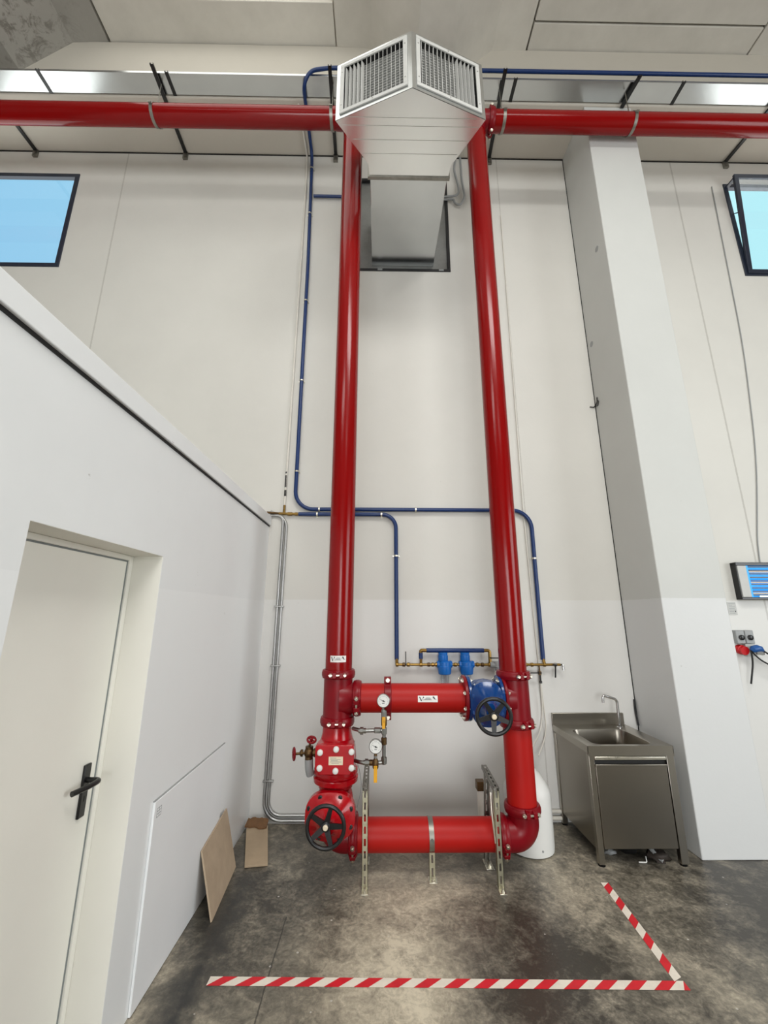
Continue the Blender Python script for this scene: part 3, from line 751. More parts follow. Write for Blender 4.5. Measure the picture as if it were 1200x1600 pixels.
ballvalve((GX, GY, 1.03), 'upright ball valve with yellow handle under the upper gauge', lambda c: (
    ('valve_body', B().lathe(c, (0, 0, 1), [(0, .016), (.01, .022), (.06, .022), (.08, .016), (.12, .013)], 12), M['brass']),
    ('handle', B().box(c.x-.014, c.x+.008, c.y-.045, c.y-.038, c.z-.005, c.z+.075).cyl((c.x, c.y-.02, c.z+.045), (c.x, c.y-.045, c.z+.045), .008, 10), M['yellow'])))
ballvalve((-.013, GY-.05, .76), 'ball valve with yellow handle hanging down under the lower gauge', lambda c: (
    ('valve_body', B().lathe(c, (0, 0, 1), [(0, .017), (.01, .022), (.05, .022), (.065, .014), (.10, .011)], 12).cyl(c+V((0, 0, .025)), c+V((0, .05, .025)), .013, 10), M['bronze']),
    ('handle', B().box(c.x-.012, c.x+.012, c.y-.042, c.y-.034, c.z-.075, c.z+.03).cyl((c.x, c.y-.015, c.z+.02), (c.x, c.y-.042, c.z+.02), .008, 10), M['yellow'])))

# ------------------------------------------------------------------ slotted strut supports
def slotted(bb, p, q, face, w_=.041, dp=.03, slot=.045, pitch=.075, start=.03):
    p, q = V(p), V(q); a = (q-p).normalized(); Ln = (q-p).length; n_ = V(face).normalized(); n_ = (n_-a*n_.dot(a)).normalized(); s_ = a.cross(n_)
    t_ = .0022; sw = .007
    for sg in (1, -1):
        bb.obox(p+a*Ln/2+s_*sg*(w_/2-t_/2)-n_*dp/2, a*Ln/2, s_*(t_/2), n_*(dp/2))
        wd = (w_/2-sw)/2
        bb.obox(p+a*Ln/2+s_*sg*(sw+wd)-n_*t_/2, a*Ln/2, s_*wd, n_*(t_/2))
        bb.obox(p+a*Ln/2+s_*sg*(w_/2-.005)-n_*(dp-t_/2), a*Ln/2, s_*.005, n_*(t_/2))
    x = 0.; first = start
    while x < Ln-1e-4:
        e = min(first, Ln)
        if e-x > .001: bb.obox(p+a*(x+e)/2-n_*t_/2, a*((e-x)/2), s_*sw, n_*(t_/2))
        x = e+slot; first = x+pitch-slot
    return bb
def footplate(r, c, w_=.05, l_=.10):
    c = V(c); bb = B().box(c.x-w_/2, c.x+w_/2, c.y-l_/2, c.y+l_/2, 0, .006)
    obj('foot_plate', bb, M['zincbolt'], r, .002)
    obj('bolt', B().lathe((c.x, c.y-l_*.28, .006), Z_, [(0, .013), (.012, .013), (.012, .007), (.026, .007)], 8), M['zincbolt'], r)
r = thing('pipe_stand', 'slotted strut trestle straddling the left end of the bottom pipe', 'pipe stand', (-.085, -.76, 0), 'slotted strut stands')
obj('front_post', slotted(B(), (-.083, -.945, .006), (-.088, -.945, .605), (0, -1, 0)), M['zinc'], r)
obj('rear_post', slotted(B(), (-.083, -.585, .006), (-.086, -.585, .605), (0, 1, 0)), M['galv_dull'], r)
obj('top_rail', slotted(B(), (-.088, -.955, .628), (-.086, -.50, .628), (0, 0, 1)), M['galv_dull'], r)
footplate(r, (-.083, -.955, 0)); footplate(r, (-.083, -.60, 0))
r = thing('pipe_stand', 'slotted strut trestle straddling the right end of the bottom pipe, beside the elbow', 'pipe stand', (.86, -.76, 0), 'slotted strut stands')
obj('front_post', slotted(B(), (.866, -.955, .006), (.868, -.955, .605), (0, -1, 0)), M['zinc'], r)
obj('rear_post', slotted(B(), (.855, -.595, .006), (.885, -.595, .605), (0, 1, 0)), M['galv_dull'], r)
obj('top_rail', slotted(B(), (.868, -.965, .628), (.895, -.48, .628), (0, 0, 1)), M['galv_dull'], r)
obj('brace', B().tube(fillet([(.842, -.88, .57), (.836, -.92, .44), (.848, -.935, .27)], .05), .008, 10), M['zincbolt'], r)
footplate(r, (.866, -.962, 0)); footplate(r, (.852, -.655, 0), .06, .14)
# strap support under the middle of the bottom pipe
r = thing('pipe_strap', 'flat steel strap holding the middle of the bottom pipe to the floor', 'pipe stand', (.40, -.80, 0))
bb = B(); xs0, xs1 = .383, .419; n = 26; a0, a1 = math.radians(-38), math.radians(215)
vs = []; fs = []
for k in range(n+1):
    th = a0+(a1-a0)*k/n
    for (x, rr) in ((xs0, RP+.001), (xs1, RP+.001), (xs1, RP+.005), (xs0, RP+.005)):
        vs.append((x, PY-rr*math.cos(th), ZLOW+rr*math.sin(th)))
for k in range(n): q = k*4; fs += [(q+j, q+4+j, q+4+(j+1) % 4, q+(j+1) % 4) for j in range(4)]
fs += [(3, 2, 1, 0), (n*4, n*4+1, n*4+2, n*4+3)]
bb.add(vs, fs); obj('strap', bb, M['galv_dull'], r)
obj('strap_bolt', B().lathe((.401, PY-.112, ZLOW+.01), (0, -1, 0), [(0, .011), (.008, .011)], 8), M['steelpipe'], r)
obj('base_channel', slotted(B(), (.402, -.845, .006), (.402, -.842, .17), (0, -1, 0), .041, .03, .05, .08, .02), M['zinc'], r)
footplate(r, (.402, -.845, 0), .06, .08)

# ------------------------------------------------------------------ overhead brackets, clamps, tray
tr = B(); ZT0 = 8.02
tr.box(-8.8, 9.8, -.86, -.655, ZT0, ZT0+.004).box(-8.8, 9.8, -.86, -.856, ZT0, ZT0+.03).box(-8.8, 9.8, -.659, -.655, ZT0, ZT0+.09)
tag(obj('cable_tray', tr, M['galv']), 'long galvanised cable tray along the beam above the red overhead pipe', 'cable tray')
def strut(x0, x1, y0, y1, clampx, label, z=7.972):
    r = thing('strut_bracket', label, 'bracket', ((x0+x1)/2, y0, z), 'strut brackets under the edge beam')
    bb = slotted(B(), (x1, y0, z-.002), (x0, y1, z-.002), (0, 0, -1), .041, .022, .01, .2, 5)
    obj('channel', bb, M['black'], r)
    if y0 > -.1: obj('wall_fixing', B().box(x1-.03, x1+.03, y0-.03, y0, z-.09, z+.02).lathe((x1, y0-.03, z-.06), (0, -1, 0), [(0, .012), (.01, .012)], 8), M['galv_dull'], r)
    if clampx is not None:
        c = V((clampx, YT, ZTOP))
        obj('rod', B().cyl((clampx, YT, ZTOP+RP+.02), (clampx, YT, z+.015), .006, 10).lathe((clampx, YT, ZTOP+RP+.01), Z_, [(0, .014), (.03, .014)], 8), M['galv_dull'], r)
        cb = B().lathe(c-V((.017, 0, 0)), X_, [(0, RP+.001), (0, RP+.006), (.034, RP+.006), (.034, RP+.001)], 48, False)
        for sg in (1, -1): cb.box(clampx-.017, clampx+.017, YT+sg*(RP+.004)-.002, YT+sg*(RP+.03), ZTOP-.006, ZTOP+.006)
        cl = obj('clamp_ring', cb, M['galv_dull'], r)
    return r
strut(-4.71, -4.70, -.002, -.75, None, 'dark strut bracket under the beam at the far left end, over the closed window')
strut(-2.635, -2.67, -.002, -.97, -2.62, 'dark strut bracket with pipe clamp on the left overhead pipe, midway to the closed window')
strut(-.592, -.617, -.002, -.985, -.572, 'dark strut bracket with pipe clamp just left of the grille box')
strut(1.44, 1.50, -.002, -.985, 1.43, 'dark strut bracket with pipe clamp just right of the grille box')
strut(3.035, 2.995, -.63, -.95, 2.955, 'short dark strut bracket with pipe clamp in front of the column top')
strut(4.87, 4.80, -.002, -.90, None, 'dark strut bracket under the beam above the tilted open window')
for x, lb in ((-4.02, 'short tray bracket at the far left, near the mould-stained roof element'), (-2.52, 'short tray bracket beside the strut midway along the left overhead pipe'),
              (1.60, 'short tray bracket right of the grille box'), (3.615, 'short tray bracket just right of the column top'), (5.05, 'short tray bracket at the far right, above the tilted open window')):
    o = tag(obj('tray_bracket', slotted(B(), (x, -.645, ZT0-.004), (x, -.875, ZT0-.004), (0, 0, -1), .041, .02, .01, .2, 5), M['black']), lb, 'bracket', 'cable tray brackets')
    o.location.z -= 0

# ------------------------------------------------------------------ air duct with twin grille box
r = thing('air_duct', 'galvanised air duct with two louvred grilles sticking out over the risers', 'air duct', (.27, -1.0, 6.2))
dx0, dx1, dz0, dz1 = -.105, .685, 6.2, 6.88
obj('duct_run', B().box(dx0, dx1, -1.07, .029, dz0, dz1), M['galv'], r, .003)
fl = B()
for (ya, yb) in ((-1.095, -1.06),): fl.box(dx0-.025, dx1+.025, ya, yb, dz0-.012, dz0+.0).box(dx0-.025, dx1+.025, ya, yb, dz1, dz1+.02).box(dx0-.025, dx0, ya, yb, dz0, dz1).box(dx1, dx1+.025, ya, yb, dz0, dz1)
obj('joint_flange', fl, M['galv_dull'], r, .002)
Lc, Rc, Ap = V((-.412, -1.572, dz0)), V((.95, -1.60, dz0)), V((.268, -1.825, dz0)); HB = .70
n0, n1 = V((dx0-.008, -1.095, dz0)), V((dx1+.008, -1.095, dz0)); m0, m1 = V((dx0-.018, -1.21, dz0)), V((dx1+.018, -1.20, dz0))
poly = [n0, m0, Lc, Ap, Rc, m1, n1]; upv = V((0, 0, HB))
fb = B(); nP = len(poly); zt = upv
vs = poly+[p+upv for p in poly]
fs = [(0, 1, 5, 6), (1, 2, 4, 5), (2, 3, 4)]; fs += [tuple(nP+i for i in f)[::-1] for f in fs]
for i in (0, 1, 4, 5): fs.append((i, nP+i, nP+i+1, i+1))
fs.append((6, nP+6, nP, 0))
fs = [f[::-1] for f in fs]
fb.add(vs, fs); obj('flared_box', fb, M['galv_lit'], r, 0, False)
# standing seams across the underside
sb = B()
for y in (-1.30, -1.42, -1.535, -1.60):
    if y > -1.58:
        tt = (y+1.205)/(-1.585+1.205); xa = m0.x+(Lc.x-m0.x)*tt+.02; xb = m1.x+(Rc.x-m1.x)*tt-.02
    else: tt = (y+1.585)/(-1.825+1.585); xa = Lc.x+(Ap.x-Lc.x)*tt+.04; xb = Rc.x+(Ap.x-Rc.x)*tt-.04
    sb.box(xa, xb, y-.004, y+.004, dz0-.004, dz0+.001)
obj('cross_seam', sb, M['galv_lit'], r)
def grille(P0, P1, flip):
    """grille in the vertical face from P0 to P1 (bottom corners)"""
    P0, P1 = V(P0), V(P1); e = (P1-P0).normalized(); Ln = (P1-P0).length; z = V((0, 0, 1)); n_ = e.cross(z)
    if n_.y > 0: n_ = -n_
    def bx(bb, u0, u1, v0, v1, w0, w1): bb.obox(P0+e*(u0+u1)/2+z*(v0+v1)/2+n_*(w0+w1)/2, e*((u1-u0)/2), z*((v1-v0)/2), n_*((w1-w0)/2))
    sh = B()   # sheet border of the box face around the opening
    a0, a1, c0, c1 = .055, Ln-.055, .06, HB-.055
    bx(sh, 0, Ln, 0, c0, -.004, 0); bx(sh, 0, Ln, c1, HB, -.004, 0); bx(sh, 0, a0, c0, c1, -.004, 0); bx(sh, a1, Ln, c0, c1, -.004, 0)
    obj('face_sheet', sh, M['galv'], r)
    fr = B(); g = .038; q0, q1, k0, k1 = a0-.015, a1+.015, c0-.015, c1+.015
    bx(fr, q0, q1, k0, k0+g, 0, .012); bx(fr, q0, q1, k1-g, k1, 0, .012); bx(fr, q0, q0+g, k0+g, k1-g, 0, .012); bx(fr, q1-g, q1, k0+g, k1-g, 0, .012)
    fo = obj('grille_frame', fr, M['grey_light'], r, .003)
    va = B(); u = q0+g+.018; k = 0
    # the vanes nearest the outer corner are turned open, the rest lie nearly edge-on
    while u < q1-g-.01:
        far = (u-q0) if not flip else (q1-u)
        ang = math.radians(-22 if far < .25 else 20)
        if flip: ang = math.radians(14 if far < .25 else -11)
        d_ = (n_*math.cos(ang)+e*math.sin(ang)); s_ = z.cross(d_)
        va.obox(P0+e*u+z*(k0+k1)/2-n_*.014, d_*.017, s_*.0022, z*((k1-k0)/2-g)); u += .0395
    obj('vertical_vane', va, M['grey_light'], fo)
    hb = B(); v_ = k0+g+.012
    while v_ < k1-g:
        hb.obox(P0+e*(q0+q1)/2+z*v_-n_*.052, e*((q1-q0)/2-g), (n_*.95+z*.1)*.016, V((0, 0, .003))); v_ += .034
    obj('horizontal_blade', hb, M['grey_light'], fo)
    sc_ = B()
    for (uu, vv) in ((q0+g/2, k0+.1), (q0+g/2, k1-.1), (q1-g/2, k0+.1), (q1-g/2, k1-.1), ((q0+q1)/2, k0+g/2), ((q0+q1)/2, k1-g/2)):
        sc_.lathe(P0+e*uu+z*vv+n_*.012, n_, [(0, .006), (.002, .005)], 8)
    obj('screw', sc_, M['steelpipe'], fo)
grille(Lc, Ap, False); grille(Ap, Rc, True)
# black core standing in for the shade inside the grille box
ib = B(); c_ = V((.268, -1.40, dz0))
obj('inner_shade', B().prism([V((-.30, -1.46, dz0+.01)), V((.268, -1.64, dz0+.01)), V((.84, -1.48, dz0+.01)), V((.268, -1.40, dz0+.01))], (0, 0, HB-.02)), M['black_matt'], r)

# ------------------------------------------------------------------ blue air lines
def hose(name, pts, rad, r_, label, mat='hose_blue', cat='air pipe', n=12, grp=None):
    return tag(obj(name, B().tube(fillet(pts, rad, 8), r_, n), M[mat]), label, cat, grp)
hose('air_line', [(9.5, -.885, 8.13), (-.62, -.885, 8.115), (-.84, -.885, 8.06), (-.925, -.80, 7.965), (-.94, -.06, 7.965), (-.935, -.035, 7.80), (-.912, -.035, 6.2), (-.905, -.035, 2.952), (1.645, -.035, 2.952), (1.645, -.035, 1.42)],
     [.15, .15, .12, .08, .05, .3, .2, .2], .021, 'long blue air line from the ceiling tray down the wall and across behind both risers')
hose('air_line', [(-.86, -.035, 2.898), (.185, -.035, 2.898), (.187, -.035, 1.42)], .15, .021, 'lower blue air line dropping between the risers to the left end of the brass manifold')
hose('air_line', [(-.888, -.035, 7.25), (-.42, -.035, 7.245)], .05, .019, 'short blue air line branching off behind the left riser near the top')
hose('air_line', [(.48, -.06, 1.508), (1.05, -.06, 1.508)], .02, .021, 'short level blue air line looping over the two blue filters')
hose('air_line', [(.424, -.06, 1.43), (.424, -.06, 1.485)], .02, .020, 'stub of upright blue air line left of the two blue filters')
def clip(c, horiz, label):
    c = V(c); bb = B().lathe(c-(V((.008, 0, 0)) if horiz else V((0, 0, .008))), X_ if horiz else Z_, [(0, .0225), (0, .026), (.016, .026), (.016, .0225)], 20, False)
    bb.obox(c+V((0, .02, 0)), V((.008, 0, 0)) if horiz else V((.012, 0, 0)), V((0, .015, 0)), V((0, 0, .012)) if horiz else V((0, 0, .008)))
    if not horiz: bb.box(c.x-.034, c.x+.034, -.012, -.004, c.z-.008, c.z+.008)
    else: bb.box(c.x-.008, c.x+.008, -.012, -.004, c.z-.034, c.z+.034)
    tag(obj('pipe_clip', bb, M['zincbolt']), label, 'pipe clip', 'clips holding the blue air lines')
for c, h_, lb in (((-.935, -.035, 7.72), False, 'steel clip on the blue air line just under the edge beam'), ((-.925, -.035, 6.95), False, 'steel clip on the blue air line below its short branch'),
                  ((-.911, -.035, 5.6), False, 'steel clip on the upright blue air line, about level with the duct window sill'), ((-.908, -.035, 4.50), False, 'steel clip halfway down the upright blue air line'),
                  ((-.906, -.035, 3.38), False, 'steel clip on the blue air line just above its bottom bend'), ((-.64, -.035, 2.952), True, 'steel clip on the upper level blue air line left of the left riser'),
                  ((-.66, -.035, 2.898), True, 'steel clip on the lower level blue air line left of the left riser'), ((.40, -.035, 2.952), True, 'steel clip on the level blue air line between the risers'),
                  ((.03, -.035, 2.898), True, 'steel clip on the lower air line before its downward bend'), ((.187, -.035, 2.45), False, 'steel clip on the middle air line below its bend'),
                  ((1.645, -.035, 2.43), False, 'steel clip on the air line right of the right riser')):
    clip(c, h_, lb)
# white painted thin pipe and grey conduits by the cabin corner
hose('thin_pipe', [(-1.02, -.60, 7.99), (-1.01, -.02, 7.97), (-1.0, -.018, 7.4), (-1.02, -.018, 2.99)], .03, .012, 'thin white painted pipe running down the wall left of the blue air line', 'white_pipe', 'pipe', 10)
pb = B()
for z0_, z1_ in ((3.20, 3.34), (3.10, 3.17), (3.36, 3.38)): pb.lathe((-1.0195, -.0182, z0_), Z_, [(0, .0124), (z1_-z0_, .0124)], 10)
tag(obj('paint_flake_patch', pb, M['black_matt']), 'bare black patches where paint peeled off the thin white pipe', 'peeled paint')
r = thing('pipe_tee_fitting', 'small brass tee where thin pipe, conduit and lower air line meet', 'pipe fitting', (-1.0, -.03, 2.90))
obj('fitting_body', B().cyl((-1.07, -.03, 2.905), (-.86, -.03, 2.898), .014, 10).cyl((-1.02, -.022, 2.89), (-1.02, -.018, 3.0), .013, 10).lathe((-.98, -.03, 2.90), X_, [(0, .02), (.05, .02)], 6).lathe((-.90, -.03, 2.90), X_, [(0, .019), (.03, .019)], 6), M['brass'], r)
obj('feed_pipe', B().cyl((-1.07, -.03, 2.905), (-1.2, -.03, 2.915), .012, 10), M['bronze'], r)
hose('conduit', [(-1.165, -.016, 2.885), (-1.025, -.016, 2.88), (-1.04, -.016, .028), (-.20, -.016, .028)], [.10, .16], .0145, 'inner grey steel conduit running down the cabin corner and along the floor', 'conduit', 'conduit', 12)
hose('conduit', [(-1.165, -.016, 2.93), (-.985, -.016, 2.845), (-1.0, -.016, .07), (-.20, -.016, .07)], [.10, .12], .0145, 'outer grey steel conduit beside the inner one, turning above the floor', 'conduit', 'conduit', 12)
for z in (1.93, 1.36, .35):
    o = tag(obj('conduit_clip', B().box(-1.062, -.962, -.033, -.001, z-.008, z+.008), M['conduit'], None, .004),
            {1.93: 'uppermost grey clip on the twin conduits by the cabin corner', 1.36: 'middle grey clip on the twin conduits by the cabin corner', .35: 'lowest grey clip on the twin conduits, above the floor bend'}[z], 'pipe clip', 'clips on the twin conduits')
# cables beside the duct
r = thing('cable_loop', 'grey cables looping from the beam into the duct opening', 'cable', (1.03, -.03, 7.2))
obj('cable', B().tube(fillet([(1.03, -.03, 7.97), (1.0, -.03, 7.75), (1.055, -.03, 7.45), (1.045, -.03, 7.30), (.84, -.03, 7.27)], .08), .014, 10), M['grey_plastic'], r)
obj('cable', B().tube(fillet([(1.095, -.03, 7.97), (1.10, -.03, 7.6), (1.13, -.03, 7.28), (1.06, -.04, 7.12), (.98, -.04, 7.16), (.99, -.03, 7.24), (.83, -.03, 7.225)], .06), .014, 10), M['grey_plastic'], r)

# ------------------------------------------------------------------ brass manifold with filters
r = thing('air_manifold', 'brass compressed air manifold with lever valves on the wall behind the right riser', 'pipe manifold', (1.0, -.06, 1.36))
ZM, YM = 1.375, -.06
obj('manifold_pipe', B().cyl((.175, YM, ZM), (1.80, YM, ZM), .0125, 12), M['brass'], r)
def nut(x, m='brass', R=.019, l=.03): obj('fitting', B().lathe((x-l/2, YM, ZM), X_, [(0, R*.8), (.004, R), (l-.004, R), (l, R*.8)], 8), M[m], r)
for x, m in ((.19, 'brass'), (.255, 'bronze'), (.30, 'brass'), (.424, 'brass'), (.50, 'bronze'), (.54, 'brass'), (.575, 'brass'), (.763, 'brass'), (.98, 'brass'), (1.03, 'bronze'), (1.10, 'brass'), (1.40, 'brass'), (1.46, 'brass'), (1.52, 'brass'), (1.645, 'brass'), (1.75, 'chrome')): nut(x, m)
obj('riser_elbow', B().cyl((.187, YM+.01, ZM), (.187, YM+.02, 1.43), .016, 10), M['brass'], r)
obj('riser_elbow', B().cyl((.424, YM, ZM), (.424, YM, 1.435), .014, 10), M['brass'], r)
obj('riser_elbow', B().tube(fillet([(.424, YM, 1.48), (.424, YM, 1.508), (.49, YM, 1.508)], .02), .017, 10), M['brass'], r)
obj('riser_elbow', B().tube(fillet([(1.04, YM, 1.508), (1.107, YM, 1.508), (1.107, YM, ZM)], .02), .016, 10), M['brass'], r)
obj('riser_elbow', B().cyl((1.645, YM, ZM), (1.645, YM+.02, 1.43), .015, 10), M['brass'], r)
obj('lever', B().box(.268, .278, YM-.03, YM-.022, ZM, ZM+.125).cyl((.273, YM, ZM), (.273, YM-.03, ZM), .008, 8), M['black'], r)
obj('lever', B().box(1.107, 1.20, YM-.03, YM-.022, 1.435, 1.445).cyl((1.107, YM, 1.44), (1.107, YM-.03, 1.44), .008, 8), M['black'], r)
obj('lever', B().obox((1.735, YM-.03, ZM-.055), (.006, 0, 0), (0, .004, 0), (.006, 0, .06)).cyl((1.725, YM, ZM), (1.725, YM-.03, ZM), .008, 8), M['black'], r)
obj('spigot', B().tube(fillet([(1.79, YM, ZM), (1.825, YM, ZM), (1.83, YM, ZM-.05)], .02), .012, 10), M['chrome'], r)
obj('drain_cock', B().cyl((1.59, YM, ZM), (1.592, YM, ZM-.075), .007, 8).cyl((1.592, YM, ZM-.06), (1.592, YM, ZM-.095), .014, 10), M['bronze'], r)
obj('lever', B().box(1.49, 1.60, YM-.03, YM-.022, ZM-.078, ZM-.068), M['black'], r)
obj('hose_tail', B().cyl((1.593, YM, ZM-.095), (1.593, YM, ZM-.15), .008, 8).lathe((1.593, YM, ZM-.15), (0, 0, -1), [(0, .014), (.02, .014)], 10), M['black'], r)
for x in (1.165, 1.39):
    bb = B().cyl((x-.06, YM, ZM), (x+.05, YM, ZM), .03, 16).cyl((x, YM, ZM+.03), (x, YM, ZM-.02), .034, 16).lathe((x+.02, YM-.01, ZM-.02), (.1, 0, -1), [(0, .03), (.01, .038), (.07, .038), (.08, .03)], 16)
    obj('regulator', bb, M['grey_plastic'], r)
def air_filter(x, label):
    r = thing('air_filter', label, 'air filter', (x, YM, 1.2), 'blue compressed air filters')
    bb = B().lathe((x, YM, 1.285), Z_, [(0, .052), (.006, .06), (.05, .066), (.075, .066), (.08, .062), (.115, .062), (.125, .05)], 28)
    bb.lathe((x-.074, YM, 1.378), X_, [(0, .03), (.01, .034), (.138, .034), (.148, .03)], 16)
    obj('head', bb, M['filter_blue'], r)
    kb = B()
    kb.lathe((x-.012, YM, 1.41), Z_, [(0, .046), (.01, .049), (.05, .049), (.055, .044), (.06, .044), (.075, .046), (.08, .04)], 20)
    obj('knob', kb, M['filter_blue'], r, 0, True, 25)
    obj('bowl', B().lathe((x, YM, 1.17), Z_, [(0, .022), (.008, .034), (.06, .04), (.116, .04)], 24), M['clear'], r)
    obj('drain_tip', B().lathe((x, YM, 1.15), Z_, [(0, .010), (.02, .014), (.028, .022)], 14), M['white_plastic'], r)
air_filter(.655, 'blue air filter with clear bowl, the one nearer the left air line drop')
air_filter(.872, 'blue air filter with clear bowl, the one nearer the right riser')
# thin white drain tube from the manifold to the drum
hose('drain_tube', [(1.593, -.05, 1.22), (1.60, -.03, .95), (1.56, -.03, .76), (1.36, -.3, .68), (1.28, -.40, .645)], .1, .006, 'thin clear-white drain tube hanging from the manifold down to the drum', 'white_pipe', 'tube', 8)
hose('wall_tube', [(1.60, -.012, 7.0), (1.575, -.012, 3.0), (1.60, -.012, 1.5), (1.63, -.012, .75), (1.50, -.1, .58)], .2, .006, 'thin white tube running down the wall joint right of the right riser', 'white_pipe', 'tube', 8)

# ------------------------------------------------------------------ white drum behind the right elbow
r = thing('plastic_drum', 'white plastic drum on the floor behind the right bottom elbow', 'drum', (1.26, -.42, 0))
obj('drum_body', B().lathe((1.26, -.42, 0), Z_, [(0, .168), (.012, .186), (.05, .19), (.40, .192), (.44, .187), (.50, .155), (.56, .11), (.585, .08), (.60, .066), (.605, .062)], 44), M['white_plastic'], r)
obj('cap', B().lathe((1.26, -.42, .605), Z_, [(0, .05), (.03, .05), (.034, .046)], 24), M['white_plastic'], r)
obj('bung', B().lathe((1.295, -.42-.184, .06), (.18, -1, 0), [(0, .008), (.006, .008)], 10), M['grey_plastic'], r)
obj('handle_clip', B().box(1.07, 1.14, -.50, -.485, .615, .625).box(1.07, 1.14, -.50, -.485, .595, .603), M['grey_plastic'], r)
hose('floor_pipe', [(1.43, -.03, .10), (1.69, -.03, .10)], .01, .016, 'upper white pipe stub at the wall foot between drum and sink', 'white_pipe', 'pipe', 12)
hose('floor_pipe', [(1.43, -.03, .045), (1.69, -.03, .045)], .01, .018, 'lower white pipe stub at the wall foot between drum and sink', 'white_pipe', 'pipe', 12)
# small upright white tube with dark clamp behind the stand
r = thing('wall_stub', 'short white upright pipe with dark clamp behind the right strut trestle', 'pipe', (.885, -.36, 0))
obj('stub_pipe', B().cyl((.885, -.36, 0), (.885, -.36, .42), .03, 18), M['white_pipe'], r)
obj('clamp_block', B().box((.85), (.918), -.40, -.32, .40, .47), M['bronze'], r, .003)

# ------------------------------------------------------------------ sink
sx0, sx1, sy0, sy1, stz = 1.687, 2.383, -.70, -.008, .83
r = thing('utility_sink', 'stainless steel utility sink cabinet between drum and column', 'sink', ((sx0+sx1)/2, -.35, 0))
# top with rounded bowl opening
bx0, bx1, by0, by1, br = 1.775, 2.255, -.655, -.20, .07
def rrect(x0, x1, y0, y1, rr, z, k=6):
    o = []
    for (cx, cy, a0) in ((x1-rr, y1-rr, 0), (x0+rr, y1-rr, 90), (x0+rr, y0+rr, 180), (x1-rr, y0+rr, 270)):
        for i in range(k+1):
            th = math.radians(a0+90*i/k); o.append(V((cx+rr*math.cos(th), cy+rr*math.sin(th), z)))
    return o
tb = B(); inn = rrect(bx0, bx1, by0, by1, br, stz-.004); n = len(inn)
cx, cy = (bx0+bx1)/2, (by0+by1)/2
outp = []
for p in inn:
    dx, dy = p.x-cx, p.y-cy; tmin = 1e9
    for lim, dd, cc in ((sx0, dx, cx), (sx1, dx, cx)):
        if abs(dd) > 1e-6 and (lim-cc)/dd > 0: tmin = min(tmin, (lim-cc)/dd)
    for lim, dd, cc in ((sy0, dy, cy), (sy1, dy, cy)):
        if abs(dd) > 1e-6 and (lim-cc)/dd > 0: tmin = min(tmin, (lim-cc)/dd)
    outp.append(V((cx+dx*tmin, cy+dy*tmin, stz)))
crn = {(sx1, sy1): 0, (sx0, sy1): 0, (sx0, sy0): 0, (sx1, sy0): 0}
for c in crn:   # pull the closest outline point onto each corner
    k = min(range(n), key=lambda i: (outp[i]-V((c[0], c[1], stz))).length); outp[k] = V((c[0], c[1], stz))
rim = [V((p.x+(q.x-p.x)*.10, p.y+(q.y-p.y)*.10, stz)) for p, q in zip(inn, outp)]
vs = outp+rim+inn; fs = []
for i in range(n):
    j = (i+1) % n; fs += [(i, j, n+j, n+i), (n+i, n+j, 2*n+j, 2*n+i)]
tb.add(vs, fs)
tb.box(sx0, sx1, sy0, sy0+.004, stz-.075, stz-.0005).box(sx0, sx0+.004, sy0, sy1, stz-.055, stz-.0005).box(sx1-.004, sx1, sy0, sy1, stz-.055, stz-.0005)
obj('worktop', tb, M['stainless'], r)
bw = B(); rings = [inn, rrect(bx0+.006, bx1-.006, by0+.006, by1-.006, br, stz-.03), rrect(bx0+.02, bx1-.02, by0+.02, by1-.02, br, stz-.24), rrect(bx0+.06, bx1-.06, by0+.06, by1-.06, br, stz-.27)]
vs = [p for rg in rings for p in rg]; fs = []
for k in range(3):
    for i in range(n): j = (i+1) % n; fs.append((k*n+i, k*n+j, (k+1)*n+j, (k+1)*n+i))
fs.append(tuple(3*n+i for i in range(n)))
bw.add(vs, fs); obj('bowl', bw, M['stainless_dark'], r)
obj('splashback', B().box(sx0, sx1, sy1-.02, sy1, stz-.02, stz+.10), M['stainless'], r, .003)
obj('side_panel', B().box(sx0+.01, sx0+.02, sy0+.02, sy1, .10, stz-.05), M['stainless_dark'], r)
obj('side_panel', B().box(sx1-.02, sx1-.01, sy0+.02, sy1, .10, stz-.05), M['stainless_dark'], r)
for (x, y) in ((sx0+.004, sy0+.004), (sx1-.064, sy0+.004), (sx0+.004, sy1-.05), (sx1-.064, sy1-.05)):
    lg = obj('leg', B().box(x, x+.045 if x < 2 else x+.06, y, y+.045, .012, stz-.07), M['stainless'], r, .003)
    obj('foot', B().lathe((x+.024, y+.022, 0), Z_, [(0, .026), (.004, .026), (.006, .012), (.02, .012)], 14), M['black'], lg)
obj('bottom_shelf', B().box(sx0+.02, sx1-.02, sy0+.06, sy1, .115, .125), M['stainless_dark'], r)
obj('upper_rail', B().box(1.735, 2.315, sy0+.022, sy0+.03, .645, stz-.07), M['black_matt'], r)
obj('handle_rail', B().box(1.737, 2.312, sy0-.003, sy0+.018, .727, .752), M['zincbolt'], r, .004)
dr = obj('door', B().box(1.737, 2.308, sy0-.001, sy0+.02, .118, .690), M['stainless_dark'], r, .003)
obj('door_grip', B().box(1.737, 2.308, sy0-.008, sy0+.018, .684, .698), M['stainless'], dr, .002)
fx, fy = 2.262, -.155
obj('tap', B().tube(fillet([(fx, fy, stz), (fx+.005, fy, 1.075), (fx-.13, fy-.01, 1.115), (fx-.134, fy-.01, 1.05)], [.03, .025], 6), .0125, 12).lathe((fx, fy, stz), Z_, [(0, .028), (.008, .028), (.014, .018), (.03, .018)], 18), M['chrome'], r)
